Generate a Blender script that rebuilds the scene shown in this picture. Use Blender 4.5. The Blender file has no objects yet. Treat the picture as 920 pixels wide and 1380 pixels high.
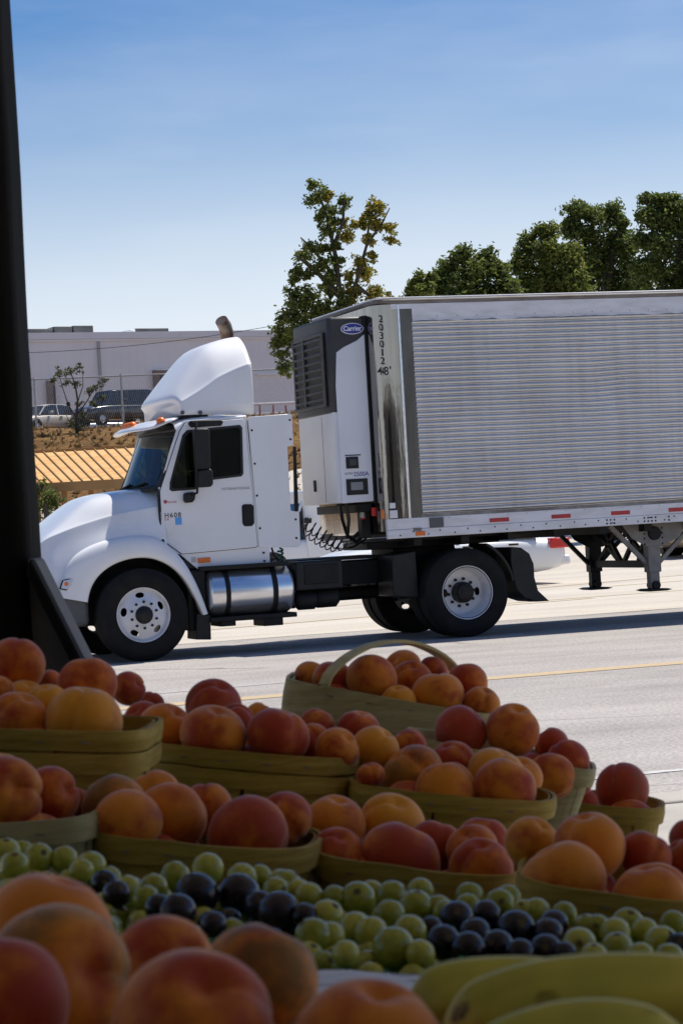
import bpy, bmesh, math, random
from mathutils import Vector, Matrix, noise
random.seed(7)
R = math.radians
sc = bpy.context.scene
COL = sc.collection

# ------------------------------------------------------------------ camera, sky, sun, exposure
FPX = 3150.0                                    # focal length in photo pixels (photo 920 x 1380)
CAM = Vector((-9.902, -26.015, 1.465)); YAW, PITCH, ROLL = .316, .004, .057
fw = Vector((math.sin(YAW)*math.cos(PITCH), math.cos(YAW)*math.cos(PITCH), math.sin(PITCH)))
rt = Vector((math.cos(YAW), -math.sin(YAW), 0)); up = rt.cross(fw)
cr, sr = math.cos(ROLL), math.sin(ROLL)
cam_d = bpy.data.cameras.new('camera'); cam = bpy.data.objects.new('camera', cam_d); COL.objects.link(cam)
cx_, cy_ = cr*rt - sr*up, sr*rt + cr*up
cam.matrix_world = Matrix(((cx_.x, cy_.x, -fw.x, CAM.x), (cx_.y, cy_.y, -fw.y, CAM.y), (cx_.z, cy_.z, -fw.z, CAM.z), (0, 0, 0, 1)))
cam_d.sensor_fit = 'VERTICAL'; cam_d.sensor_height = 36; cam_d.lens = FPX/1380*36
cam_d.clip_start = .05; cam_d.clip_end = 4000
cam_d.dof.use_dof = True; cam_d.dof.focus_distance = 27; cam_d.dof.aperture_fstop = 26
sc.camera = cam

SUN_TO = Vector((.50, .16, 1)).normalized()      # direction towards the sun
SUN_EL = math.asin(SUN_TO.z); SUN_AZ = math.atan2(SUN_TO.x, SUN_TO.y)
w = bpy.data.worlds.new('World'); sc.world = w; w.use_nodes = True
wn, wl = w.node_tree.nodes, w.node_tree.links; wn.clear()
sky = wn.new('ShaderNodeTexSky'); sky.sky_type = 'NISHITA'; sky.sun_disc = False
sky.sun_elevation = SUN_EL; sky.sun_rotation = SUN_AZ; sky.altitude = 0
sky.air_density = 1.0; sky.dust_density = .6; sky.ozone_density = 3.0
bg = wn.new('ShaderNodeBackground'); bg.inputs[1].default_value = .115
out = wn.new('ShaderNodeOutputWorld')
# thin high cloud, stretched along the horizon and thicker towards it
tc = wn.new('ShaderNodeTexCoord'); mp = wn.new('ShaderNodeMapping'); mp.inputs['Scale'].default_value = (1.6, 1.6, 7)
mp.inputs['Rotation'].default_value = (R(8), R(6), 0)
nz = wn.new('ShaderNodeTexNoise'); nz.inputs['Scale'].default_value = 2.3; nz.inputs['Detail'].default_value = 7; nz.inputs['Roughness'].default_value = .55
rp = wn.new('ShaderNodeValToRGB'); rp.color_ramp.elements[0].position = .42; rp.color_ramp.elements[1].position = .75
rp.color_ramp.elements[1].color = (.24, .24, .24, 1)
mx = wn.new('ShaderNodeMixRGB'); mx.inputs[2].default_value = (6.6, 6.9, 7.5, 1)
hs = wn.new('ShaderNodeHueSaturation'); hs.inputs['Hue'].default_value = .509; hs.inputs['Saturation'].default_value = 1.45; hs.inputs['Value'].default_value = .76
wl.new(tc.outputs['Generated'], mp.inputs['Vector']); wl.new(mp.outputs[0], nz.inputs['Vector'])
wl.new(nz.outputs[0], rp.inputs[0]); wl.new(rp.outputs[0], mx.inputs[0])
# haze veil that thickens towards the horizon all the way round
sx = wn.new('ShaderNodeSeparateXYZ'); wl.new(tc.outputs['Generated'], sx.inputs[0])
vr = wn.new('ShaderNodeValToRGB'); ve = vr.color_ramp.elements; ve[0].position = 0; ve[0].color = (.86, .86, .86, 1); ve[1].position = .5; ve[1].color = (0, 0, 0, 1)
for p_, v_ in ((.05, .84), (.09, .70), (.13, .44), (.17, .18), (.22, .03)): e_ = ve.new(p_); e_.color = (v_, v_, v_, 1)
wl.new(sx.outputs[2], vr.inputs[0])
m2 = wn.new('ShaderNodeMixRGB'); m2.inputs[2].default_value = (6.9, 7.25, 7.8, 1)
wl.new(vr.outputs[0], m2.inputs[0]); wl.new(hs.outputs[0], m2.inputs[1]); wl.new(m2.outputs[0], mx.inputs[1])
wl.new(sky.outputs[0], hs.inputs['Color']); wl.new(mx.outputs[0], bg.inputs[0]); wl.new(bg.outputs[0], out.inputs[0])

sl = bpy.data.lights.new('sun', 'SUN'); sl.energy = 5.0; sl.angle = R(.53); sl.color = (1, .95, .86)
so = bpy.data.objects.new('sun', sl); COL.objects.link(so); so.location = (0, 0, 60)
so.rotation_euler = SUN_TO.to_track_quat('Z', 'Y').to_euler()
vs = sc.view_settings; vs.view_transform = 'Standard'; vs.look = 'None'; vs.exposure = 0.22; vs.gamma = 1; vs.use_curve_mapping = False
try:
    sc.cycles.use_denoising = True; sc.cycles.max_bounces = 8; sc.cycles.transparent_max_bounces = 12
except Exception: pass

# ------------------------------------------------------------------ helpers: measuring
def ray(px, py):
    xi, yi = px-460, py-690
    x = cr*xi - sr*yi; y = sr*xi + cr*yi
    return fw + rt*(x/FPX) - up*(y/FPX)
def dep(px, py, D): return CAM + ray(px, py)*D
def onY(px, py, Y=0.): d = ray(px, py); return CAM + d*((Y-CAM.y)/d.y)
def onZ(px, py, Z=0.): d = ray(px, py); return CAM + d*((Z-CAM.z)/d.z)
def xz(pts, Y): return [(q.x, q.z) for q in (onY(a, b, Y) for a, b in pts)]
def stall(u, v, z): return Vector((CAM.x, CAM.y, 0)) + rt*u + Vector((math.sin(YAW), math.cos(YAW), 0))*v + Vector((0, 0, z))
def interp(tab, x):
    if x <= tab[0][0]: return tab[0][1]
    for (a, b), (c, d) in zip(tab, tab[1:]):
        if x <= c: return b + (d-b)*(x-a)/(c-a)
    return tab[-1][1]

# ------------------------------------------------------------------ helpers: objects
OFF = {}
def tag(o, label=None, cat=None, group=None, kind=None):
    if label: o['label'] = label
    if cat: o['category'] = cat
    if group: o['group'] = group
    if kind: o['kind'] = kind
    return o
def root(name, loc=(0, 0, 0), rz=0, world=True):
    o = bpy.data.objects.new(name, None); COL.objects.link(o); o.location = loc; o.rotation_euler = (0, 0, rz)
    o.empty_display_size = .2
    OFF[o.name] = Vector(loc) if world else Vector((0, 0, 0))
    return o
class MB:
    def __init__(s): s.v = []; s.f = []
    def add(s, vs_, fs):
        n = len(s.v); s.v += [Vector(p) for p in vs_]; s.f += [tuple(i+n for i in f) for f in fs]; return s
    def box(s, x0, x1, y0, y1, z0, z1):
        return s.add([(x0,y0,z0),(x1,y0,z0),(x1,y1,z0),(x0,y1,z0),(x0,y0,z1),(x1,y0,z1),(x1,y1,z1),(x0,y1,z1)],
                     [(0,3,2,1),(4,5,6,7),(0,1,5,4),(1,2,6,5),(2,3,7,6),(3,0,4,7)])
    def obox(s, p, q, wd, ht, upv=(0, 0, 1)):            # bar from p to q with width and height
        p, q = Vector(p), Vector(q); d = (q-p).normalized(); u = Vector(upv)
        a = d.cross(u)
        if a.length < 1e-4: a = d.cross(Vector((1, 0, 0)))
        a.normalize(); b = a.cross(d).normalized(); a *= wd/2; b *= ht/2
        return s.add([p-a-b, p+a-b, p+a+b, p-a+b, q-a-b, q+a-b, q+a+b, q-a+b],
                     [(0,3,2,1),(4,5,6,7),(0,1,5,4),(1,2,6,5),(2,3,7,6),(3,0,4,7)])
    def prismY(s, pts, y0, y1):
        n = len(pts); a = sum(pts[i][0]*pts[(i+1) % n][1]-pts[(i+1) % n][0]*pts[i][1] for i in range(n))
        if a < 0: pts = pts[::-1]
        if y0 > y1: y0, y1 = y1, y0
        return s.add([(x, y0, z) for x, z in pts]+[(x, y1, z) for x, z in pts],
                     [tuple(range(n)), tuple(range(2*n-1, n-1, -1))]+[(i, i+n, (i+1) % n+n, (i+1) % n) for i in range(n)])
    def prismZ(s, pts, z0, z1):
        n = len(pts); a = sum(pts[i][0]*pts[(i+1) % n][1]-pts[(i+1) % n][0]*pts[i][1] for i in range(n))
        if a < 0: pts = pts[::-1]
        return s.add([(x, y, z0) for x, y in pts]+[(x, y, z1) for x, y in pts],
                     [tuple(range(n-1, -1, -1)), tuple(range(n, 2*n))]+[(i, (i+1) % n, (i+1) % n+n, i+n) for i in range(n)])
    def tube(s, pts, rad, n=8, caps=True):
        pts = [Vector(p) for p in pts]; m = len(pts)
        if not isinstance(rad, (list, tuple)): rad = [rad]*m
        base = len(s.v); prev = None
        for i, p in enumerate(pts):
            t = (pts[min(i+1, m-1)]-pts[max(i-1, 0)]).normalized()
            if prev is None:
                a = t.cross(Vector((0, 0, 1)))
                if a.length < 1e-3: a = t.cross(Vector((1, 0, 0)))
            else: a = prev - t*prev.dot(t)
            a.normalize(); prev = a; b = t.cross(a)
            for k in range(n):
                th = 2*math.pi*k/n; s.v.append(p+(a*math.cos(th)+b*math.sin(th))*rad[i])
        for i in range(m-1):
            for k in range(n):
                q = base+i*n; s.f.append((q+k, q+(k+1) % n, q+n+(k+1) % n, q+n+k))
        if caps:
            s.f.append(tuple(base+k for k in range(n-1, -1, -1))); s.f.append(tuple(base+(m-1)*n+k for k in range(n)))
        return s
    def cyl(s, p, q, r0, r1=None, n=24): return s.tube([p, q], [r0, r0 if r1 is None else r1], n)
    def grid(s, rows, cu=False, cv=False):               # rows of points; cu closes along a row, cv closes across rows
        m, n = len(rows), len(rows[0]); base = len(s.v)
        for r_ in rows: s.v += [Vector(p) for p in r_]
        for i in range(m if cv else m-1):
            for k in range(n if cu else n-1):
                a, b = base+i*n, base+((i+1) % m)*n; s.f.append((a+k, a+(k+1) % n, b+(k+1) % n, b+k))
        return s
    def lathe(s, c, ax, prof, n=40, skip=None):          # prof: (radius, height along ax)
        c = Vector(c); ax = Vector(ax).normalized(); a = ax.orthogonal().normalized(); b = ax.cross(a); base = len(s.v); m = len(prof)
        for r_, h in prof:
            for k in range(n):
                th = 2*math.pi*k/n; s.v.append(c+ax*h+(a*math.cos(th)+b*math.sin(th))*r_)
        for i in range(m-1):
            for k in range(n):
                if skip and skip((prof[i][0]+prof[i+1][0])/2, 2*math.pi*(k+.5)/n): continue
                q = base+i*n; s.f.append((q+k, q+(k+1) % n, q+n+(k+1) % n, q+n+k))
        return s
    def plateY(s, outer, holes, y0, y1):                 # plate in the XZ plane with holes
        bm = bmesh.new(); loops = []
        for lp in [outer]+holes:
            vs_ = [bm.verts.new((x, y0, z)) for x, z in lp]; loops.append(vs_)
            for i in range(len(vs_)): bm.edges.new((vs_[i], vs_[(i+1) % len(vs_)]))
        bmesh.ops.triangle_fill(bm, use_beauty=True, edges=bm.edges[:], normal=(0, -1, 0))
        bm.verts.index_update(); n = len(bm.verts); V = [v.co.copy() for v in bm.verts]
        F = []
        for f in bm.faces:
            t = [v.index for v in f.verts]
            if f.normal.y > 0: t.reverse()
            F.append(tuple(t)); F.append(tuple(i+n for i in reversed(t)))
        for vs_ in loops:
            for i in range(len(vs_)): a, b = vs_[i].index, vs_[(i+1) % len(vs_)].index; F.append((a, b, b+n, a+n))
        bm.free()
        return s.add(V+[Vector((p.x, y1, p.z)) for p in V], F)
    def xf(s, M):
        s.v = [M @ p for p in s.v]; return s
    def build(s, name, mat, parent=None, smooth=False, bevel=0, seg=2, sub=0, fix=True, ang=35):
        off = OFF.get(parent.name, None) if parent else None
        loc = Vector((0, 0, 0))
        if parent is None:
            xs = [p.x for p in s.v]; ys = [p.y for p in s.v]; zs = [p.z for p in s.v]
            loc = Vector(((min(xs)+max(xs))/2, (min(ys)+max(ys))/2, min(zs))); off = loc
        if off is None: off = Vector((0, 0, 0))
        me = bpy.data.meshes.new(name); me.from_pydata([tuple(p-off) for p in s.v], [], s.f)
        if fix:
            bm = bmesh.new(); bm.from_mesh(me); bmesh.ops.recalc_face_normals(bm, faces=bm.faces[:]); bm.to_mesh(me); bm.free()
        if smooth:
            for p in me.polygons: p.use_smooth = True
        o = bpy.data.objects.new(name, me); COL.objects.link(o); me.materials.append(mat)
        if parent: o.parent = parent; OFF[o.name] = off.copy()
        else: o.location = loc; OFF[o.name] = loc.copy()
        if bevel:
            m = o.modifiers.new('bevel', 'BEVEL'); m.width = bevel; m.segments = seg; m.limit_method = 'ANGLE'; m.angle_limit = R(ang); m.harden_normals = False
            if not smooth:
                for p in me.polygons: p.use_smooth = True
                try: me.set_sharp_from_angle(angle=R(30))
                except Exception: pass
        if sub:
            m = o.modifiers.new('sub', 'SUBSURF'); m.levels = sub; m.render_levels = sub
        elif smooth and not bevel:
            try: me.set_sharp_from_angle(angle=R(50))
            except Exception: pass
        return o
def link_mesh(name, me, loc=(0, 0, 0), rot=(0, 0, 0), scale=(1, 1, 1), parent=None):
    o = bpy.data.objects.new(name, me); COL.objects.link(o); o.location = loc; o.rotation_euler = rot; o.scale = scale
    if parent: o.parent = parent; o.location = Vector(loc)-OFF.get(parent.name, Vector((0, 0, 0)))
    return o
def text(name, body, size, mat, parent, M, spacing=1.0, bold=0.0, depth=.002):
    cu = bpy.data.curves.new(name, 'FONT'); cu.body = body; cu.size = size; cu.align_x = 'CENTER'; cu.align_y = 'CENTER'
    cu.extrude = depth; cu.space_character = spacing; cu.offset = bold
    t = bpy.data.objects.new(name+'_tmp', cu); COL.objects.link(t)
    dg = bpy.context.evaluated_depsgraph_get(); me = bpy.data.meshes.new_from_object(t.evaluated_get(dg))
    COL.objects.unlink(t); bpy.data.objects.remove(t)
    mb = MB(); mb.v = [M @ v.co for v in me.vertices]; mb.f = [tuple(p.vertices) for p in me.polygons]
    return mb.build(name, mat, parent, fix=False)
def facing_side(x, y, z):          # text on a face that looks to -Y (reads along +X)
    return Matrix.Translation((x, y, z)) @ Matrix.Rotation(R(90), 4, 'X')

# ------------------------------------------------------------------ materials
MATS = {}
def mat(name, col=(.8, .8, .8), rough=.5, metal=0., spec=.5, **k):
    if name in MATS: return MATS[name]
    m = bpy.data.materials.new(name); m.use_nodes = True; b = m.node_tree.nodes['Principled BSDF']
    b.inputs['Base Color'].default_value = (*col, 1); b.inputs['Roughness'].default_value = rough; b.inputs['Metallic'].default_value = metal
    b.inputs['Specular IOR Level'].default_value = spec
    for kk, vv in k.items(): b.inputs[kk.replace('_', ' ')].default_value = vv
    MATS[name] = m; return m
def nodes(m): return m.node_tree.nodes, m.node_tree.links, m.node_tree.nodes['Principled BSDF']
def tex(m, scale=(1, 1, 1), kind='Object', sc_=5, det=6, rough=.6, typ='ShaderNodeTexNoise'):
    n, l, b = nodes(m); c = n.new('ShaderNodeTexCoord'); p = n.new('ShaderNodeMapping'); p.inputs['Scale'].default_value = scale
    t = n.new(typ); t.inputs['Scale'].default_value = sc_
    if typ == 'ShaderNodeTexNoise': t.inputs['Detail'].default_value = det; t.inputs['Roughness'].default_value = rough
    l.new(c.outputs[kind], p.inputs[0]); l.new(p.outputs[0], t.inputs['Vector']); return t
def ramp(m, src, stops, mode='LINEAR'):
    n, l, b = nodes(m); r_ = n.new('ShaderNodeValToRGB'); e = r_.color_ramp.elements; r_.color_ramp.interpolation = mode
    while len(e) < len(stops): e.new(.5)
    for i, (p, c) in enumerate(stops): e[i].position = p; e[i].color = (*c, 1) if len(c) == 3 else c
    l.new(src, r_.inputs[0]); return r_
def mixc(m, f, a, b_, mode='MIX'):
    n, l, b = nodes(m); x = n.new('ShaderNodeMixRGB'); x.blend_type = mode
    for i, s in enumerate((f, a, b_)):
        if hasattr(s, 'is_linked'): l.new(s, x.inputs[i])
        elif i == 0: x.inputs[0].default_value = s
        else: x.inputs[i].default_value = (*s, 1)
    return x.outputs[0]
def base(m, s): n, l, b = nodes(m); l.new(s, b.inputs['Base Color'])
def bump(m, s, strength=.3, dist=.02):
    n, l, b = nodes(m); u = n.new('ShaderNodeBump'); u.inputs['Strength'].default_value = strength; u.inputs['Distance'].default_value = dist
    l.new(s, u.inputs['Height']); l.new(u.outputs[0], b.inputs['Normal'])
def dirty(name, c1, c2, rough=.4, scale=3, stretch=(1, 1, 1), lo=.35, hi=.75, bm_=0, metal=0., det=6, **k):
    if name in MATS: return MATS[name]
    m = mat(name, c1, rough, metal, **k); t = tex(m, stretch, sc_=scale, det=det); r_ = ramp(m, t.outputs[0], [(lo, c1), (hi, c2)]); base(m, r_.outputs[0])
    if bm_: bump(m, t.outputs[0], bm_, .01)
    return m
M_white = dirty('white_paint', (.80, .80, .805), (.66, .645, .61), .2, 1.6, (1, 1, 1.6), .48, .9, det=10, Coat_Weight=.4, Coat_Roughness=.06)
M_fairing = dirty('white_fibreglass', (.80, .80, .81), (.70, .69, .67), .3, 1.5, (1, 1, .4), .5, .9)
M_black = dirty('black_metal', (.006, .006, .0065), (.016, .015, .013), .6, 4, spec=.3)
M_blackp = dirty('black_plastic', (.008, .008, .009), (.018, .017, .016), .5, 8, spec=.35)
M_rubber = dirty('tyre_rubber', (.007, .007, .0075), (.018, .016, .014), .8, 5, spec=.25)
M_rubseal = mat('rubber_seal', (.01, .01, .01), .6)
M_rim = dirty('white_rim', (.72, .72, .73), (.5, .47, .42), .4, 7, lo=.5, hi=.9)
M_hub = dirty('greasy_hub', (.008, .008, .008), (.025, .022, .018), .5, 12, spec=.3)
M_alum = dirty('tank_aluminium', (.86, .87, .88), (.66, .65, .64), .27, 2.5, (1, 1, 6), .35, .8, metal=.9)
M_steel = dirty('stainless_steel', (.33, .315, .295), (.22, .205, .19), .06, 1.6, (3.6, 3.6, .2), .35, .7, bm_=.8, metal=1.)
M_corr = dirty('ribbed_aluminium', (.68, .668, .655), (.55, .535, .52), .34, 1.1, (1, 1, 2), .35, .8, metal=.7)
n_, l_, b_ = nodes(M_corr); st_ = tex(M_corr, (3.5, 3.5, .22), sc_=2.2, det=8, rough=.65); sr_ = ramp(M_corr, st_.outputs[0], [(.34, (.90, .885, .87)), (.55, (1, 1, 1))])
base(M_corr, mixc(M_corr, 1., b_.inputs['Base Color'].links[0].from_socket, sr_.outputs[0], 'MULTIPLY'))
M_rail = dirty('painted_rail', (.74, .74, .76), (.50, .48, .46), .45, 2.4, (1, 1, 4), .42, .85)
M_toprail = dirty('weathered_top_rail', (.22, .20, .18), (.12, .085, .06), .6, 5, (1, 1, 4), .35, .75)
M_grime = dirty('grimy_strip', (.16, .14, .12), (.40, .38, .35), .6, 9, (.6, 1, 1), .4, .8)
M_orange = mat('amber_lens', (.75, .16, .02), .25)
M_red = mat('red_lens', (.55, .02, .02), .25)
M_redtape = dirty('red_reflective_tape', (.50, .03, .03), (.36, .03, .03), .4, 9)
M_blue = mat('blue_sticker', (.10, .36, .75), .4)
M_ink = mat('dark_lettering', (.02, .02, .025), .5)
M_grey = dirty('grey_plastic', (.075, .077, .082), (.11, .11, .112), .55, 4)
M_reefw = dirty('white_unit_panel', (.74, .75, .79), (.64, .645, .66), .35, 1.3, (1, 1, 1), .5, .9)
M_reefk = dirty('charcoal_cowl', (.03, .03, .032), (.045, .043, .042), .5, 5)
M_slat = dirty('dusty_grille', (.10, .092, .082), (.055, .05, .046), .6, 8)
M_logo = mat('blue_logo', (.025, .03, .28), .35); M_logoring = mat('logo_white', (.75, .75, .78), .4)
M_screen = mat('display_glass', (.05, .055, .06), .15); M_screen2 = mat('display_grey', (.22, .23, .24), .3)
M_hose = mat('hose_black', (.02, .02, .02), .45); M_hosered = mat('hose_red', (.10, .015, .015), .45); M_hosegr = mat('hose_green', (.03, .14, .07), .4)
M_chrome = mat('chrome', (.8, .8, .82), .12, 1.)
M_interior = mat('cab_interior', (.05, .05, .055), .8); M_seat = mat('seat_cloth', (.07, .075, .085), .9)
def glass(name, tint, trans, rough=.02):
    m = bpy.data.materials.new(name); m.use_nodes = True; n, l = m.node_tree.nodes, m.node_tree.links; n.clear()
    o = n.new('ShaderNodeOutputMaterial'); a = n.new('ShaderNodeBsdfTransparent'); a.inputs[0].default_value = (*tint, 1)
    g = n.new('ShaderNodeBsdfGlossy'); g.inputs['Roughness'].default_value = rough; g.inputs[0].default_value = (.9, .95, 1, 1)
    f = n.new('ShaderNodeFresnel'); f.inputs[0].default_value = 1.5; ad = n.new('ShaderNodeMath'); ad.operation = 'MULTIPLY_ADD'
    ad.inputs[1].default_value = 1 - trans; ad.inputs[2].default_value = .03
    x = n.new('ShaderNodeMixShader'); l.new(f.outputs[0], ad.inputs[0]); l.new(ad.outputs[0], x.inputs[0]); l.new(a.outputs[0], x.inputs[1]); l.new(g.outputs[0], x.inputs[2]); l.new(x.outputs[0], o.inputs[0])
    return m
M_glass = glass('cab_glass', (.25, .32, .25), .35)
M_cglass = mat('car_glass', (.02, .024, .028), .05, 0, .6)

# ------------------------------------------------------------------ terrain, road, lot
def terrain(p):                                   # height from the distance ahead of the stall
    d = Vector((p.x-CAM.x, p.y-CAM.y)); v = d.dot(Vector((math.sin(YAW), math.cos(YAW)))); u = d.dot(Vector((rt.x, rt.y)))
    z = interp([(0, 0), (58, 0), (90, 1.15), (98, 1.7), (103, 3.0), (110, 5.6), (116, 6.9), (124, 7.25), (170, 7.5), (400, 9)], v)
    if v > 96: z += .22*noise.noise(Vector((p.x*.22, p.y*.22, 3)))*min(1, (v-96)/8) + .07*noise.noise(Vector((p.x*.9, p.y*.9, 8)))*min(1, (v-96)/8)
    return z
def sheet(name, xs, ys, m, dz=0., keep=None, kind='structure'):
    mb = MB(); idx = {}
    def vi(i, j):
        if (i, j) not in idx:
            p = Vector((xs[i], ys[j], 0)); p.z = terrain(p)+dz; idx[(i, j)] = len(mb.v); mb.v.append(p)
        return idx[(i, j)]
    for i in range(len(xs)-1):
        for j in range(len(ys)-1):
            if keep and not keep((xs[i]+xs[i+1])/2, (ys[j]+ys[j+1])/2): continue
            mb.f.append((vi(i, j), vi(i+1, j), vi(i+1, j+1), vi(i, j+1)))
    o = mb.build(name, m, smooth=True, fix=False); tag(o, kind=kind); return o
def lin(a, b, n): return [a+(b-a)*i/n for i in range(n+1)]
# dry grass bank and everything beyond the lot
M_ground = mat('dry_grass_earth', (.2, .13, .06), .95, spec=.1)
t1 = tex(M_ground, (1, 1, 1), sc_=.55, det=10, rough=.7); t2 = tex(M_ground, (1, 1, 1), sc_=4.5, det=8, rough=.75)
g1 = ramp(M_ground, t1.outputs[0], [(.30, (.13, .075, .035)), (.48, (.19, .11, .047)), (.60, (.235, .145, .062)), (.78, (.14, .10, .04))])
g2 = ramp(M_ground, t2.outputs[0], [(.32, (.5, .45, .42)), (.62, (1.15, 1.1, 1.0))])
base(M_ground, mixc(M_ground, 1., g1.outputs[0], g2.outputs[0], 'MULTIPLY')); bump(M_ground, t2.outputs[0], .8, .15)
gx = lin(-900, -80, 12)+lin(-80, 90, 170)[1:]+lin(90, 900, 12)[1:]
gy = lin(-400, 20, 12)+lin(20, 125, 100)[1:]+lin(125, 1500, 14)[1:]
sheet('ground', gx, gy, M_ground, -.05)
# asphalt road
M_road = mat('old_asphalt', (.2, .2, .2), .85, spec=.25)
t1 = tex(M_road, (1, 1, 1), sc_=34, det=6, rough=.75); t2 = tex(M_road, (.5, 1.0, 1), sc_=.7, det=8, rough=.65); t3 = tex(M_road, (.12, 1, 1), sc_=1.3, det=7)
a = ramp(M_road, t2.outputs[0], [(.3, (.30, .276, .258)), (.5, (.375, .346, .323)), (.72, (.44, .407, .378))])
b_ = ramp(M_road, t1.outputs[0], [(.34, (.55, .55, .55)), (.5, (1, 1, 1)), (.66, (1.4, 1.39, 1.37))])
c_ = ramp(M_road, t3.outputs[0], [(.36, (.88, .88, .88)), (.6, (1, 1, 1))])
s_ = mixc(M_road, 1., a.outputs[0], b_.outputs[0], 'MULTIPLY'); s_ = mixc(M_road, 1., s_, c_.outputs[0], 'MULTIPLY')
# fine cracks
vt = tex(M_road, (.35, 1, 1), sc_=.55, typ='ShaderNodeTexVoronoi'); vt.feature = 'DISTANCE_TO_EDGE'
wv = tex(M_road, (1, 1, 1), sc_=2.2, det=4); n_, l_, _ = nodes(M_road)
ad_ = n_.new('ShaderNodeMixRGB'); ad_.inputs[0].default_value = .12; l_.new(wv.outputs[1], ad_.inputs[2])
mp_ = vt.inputs['Vector'].links[0].from_node; l_.new(mp_.outputs[0], ad_.inputs[1]); l_.new(ad_.outputs[0], vt.inputs['Vector'])
ck = ramp(M_road, vt.outputs[0], [(.0, (.45, .44, .43)), (.012, (1, 1, 1))])
gate = ramp(M_road, t2.outputs[0], [(.45, (0, 0, 0)), (.6, (1, 1, 1))])
ckm = mixc(M_road, gate.outputs[0], (1, 1, 1), ck.outputs[0]); base(M_road, mixc(M_road, 1., s_, ckm, 'MULTIPLY')); bump(M_road, t1.outputs[0], .5, .01)
sheet('road', lin(-160, 160, 16), lin(-15.3, 3.3, 4), M_road)
# pale concrete lot beyond
M_lot = mat('sunbleached_lot', (.36, .33, .28), .9, spec=.2)
t1 = tex(M_lot, (.4, 1, 1), sc_=.5, det=8, rough=.65); t2 = tex(M_lot, (1, 1, 1), sc_=30, det=3)
a = ramp(M_lot, t1.outputs[0], [(.3, (.43, .385, .325)), (.5, (.52, .47, .40)), (.72, (.58, .53, .46))]); b_ = ramp(M_lot, t2.outputs[0], [(.3, (.8, .8, .8)), (.7, (1.12, 1.12, 1.12))])
base(M_lot, mixc(M_lot, 1., a.outputs[0], b_.outputs[0], 'MULTIPLY')); bump(M_lot, t2.outputs[0], .3, .01)
sheet('parking_lot', lin(-160, 170, 66), [3.3]+lin(4, 75, 40), M_lot, -.004)
M_conc = dirty('pavement_concrete', (.42, .39, .34), (.34, .31, .27), .9, 3, lo=.35, hi=.7, bm_=.2)
mb = MB().box(-60, 40, -40, -15.65, -.2, .0); 
tag(mb.build('pavement', M_conc, bevel=.01), kind='structure')
tag(MB().box(-60, 40, -15.647, -15.303, -.2, .012).build('gutter', M_conc, bevel=.01), kind='structure')
# markings
M_yel = mat('worn_yellow_paint', (.5, .3, .05), .8); t = tex(M_yel, (1, 3, 1), sc_=9, det=8, rough=.75)
base(M_yel, ramp(M_yel, t.outputs[0], [(.34, (.31, .29, .265)), (.58, (.54, .38, .18))]).outputs[0])
M_wht = mat('worn_white_paint', (.6, .6, .58), .8); t = tex(M_wht, (1, 3, 1), sc_=8, det=8, rough=.75)
base(M_wht, ramp(M_wht, t.outputs[0], [(.40, (.25, .24, .23)), (.56, (.62, .61, .58))]).outputs[0])
M_ylot = mat('faded_yellow_lot_paint', (.5, .36, .12), .85); t = tex(M_ylot, (1, 3, 1), sc_=5, det=8, rough=.75)
base(M_ylot, ramp(M_ylot, t.outputs[0], [(.38, (.42, .38, .32)), (.58, (.60, .42, .14))]).outputs[0])
def stripe(p, q, wd, m, z=.004):
    p, q = Vector(p), Vector(q); d = (q-p).normalized(); a_ = Vector((-d.y, d.x))*wd/2
    mb = MB(); n = max(2, int((q-p).length/1.5)); rows = []
    for i in range(n+1):
        c = p+(q-p)*i/n; k = []
        for sg in (1, -1):
            e = c+a_*sg; k.append((e.x, e.y, terrain(Vector((e.x, e.y, 0)))+z))
        rows.append(k)
    return mb.grid(rows).build('road_marking', m, fix=False)
def mark(o, l): tag(o, kind='structure'); o['label'] = l
mark(stripe((-40, -7.38), (60, -5.6), .34, M_yel), 'worn yellow line along the road in front of the truck')
mark(stripe((-40, -14.95), (60, -13.4), .10, M_wht), 'faint white edge line on the near side of the road')
mark(stripe((-5.2, -5.35), (-3.0, -5.12), .07, M_wht), 'short faded white dash on the asphalt')
for i, (p, q) in enumerate((((-1.5, 6.9), (5.6, 8.6)), ((2.2, 12.5), (12, 16.9)), ((-8, 6.0), (-2.2, 6.2)), ((4.2, 8.9), (17, 10.2)), ((-6, 14), (8, 16)), ((8, 13.2), (24, 15.5)))):
    mark(stripe(p, q, .11, M_ylot), ['faded yellow lot line behind the fuel tank', 'faded yellow lot line seen behind the drive wheels', 'faded yellow lot line behind the front wheel', 'faded yellow lot line under the landing gear', 'faded yellow lot line further back behind the tank', 'faded yellow lot line further back under the trailer'][i])
# joint between road and lot
M_tar = mat('tar_seam', (.07, .065, .06), .8)
mb = MB(); rows = []
for i in range(121):
    x = -30+i*.6; y = 3.3+.05*noise.noise(Vector((x*.7, 1, 1))); wd = .03+.025*abs(noise.noise(Vector((x*1.3, 5, 1)))); rows.append([(x, y-wd, .004), (x, y+wd, .004)])
o = mb.grid(rows).build('tar_seam', M_tar, fix=False); tag(o, kind='structure')

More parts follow.
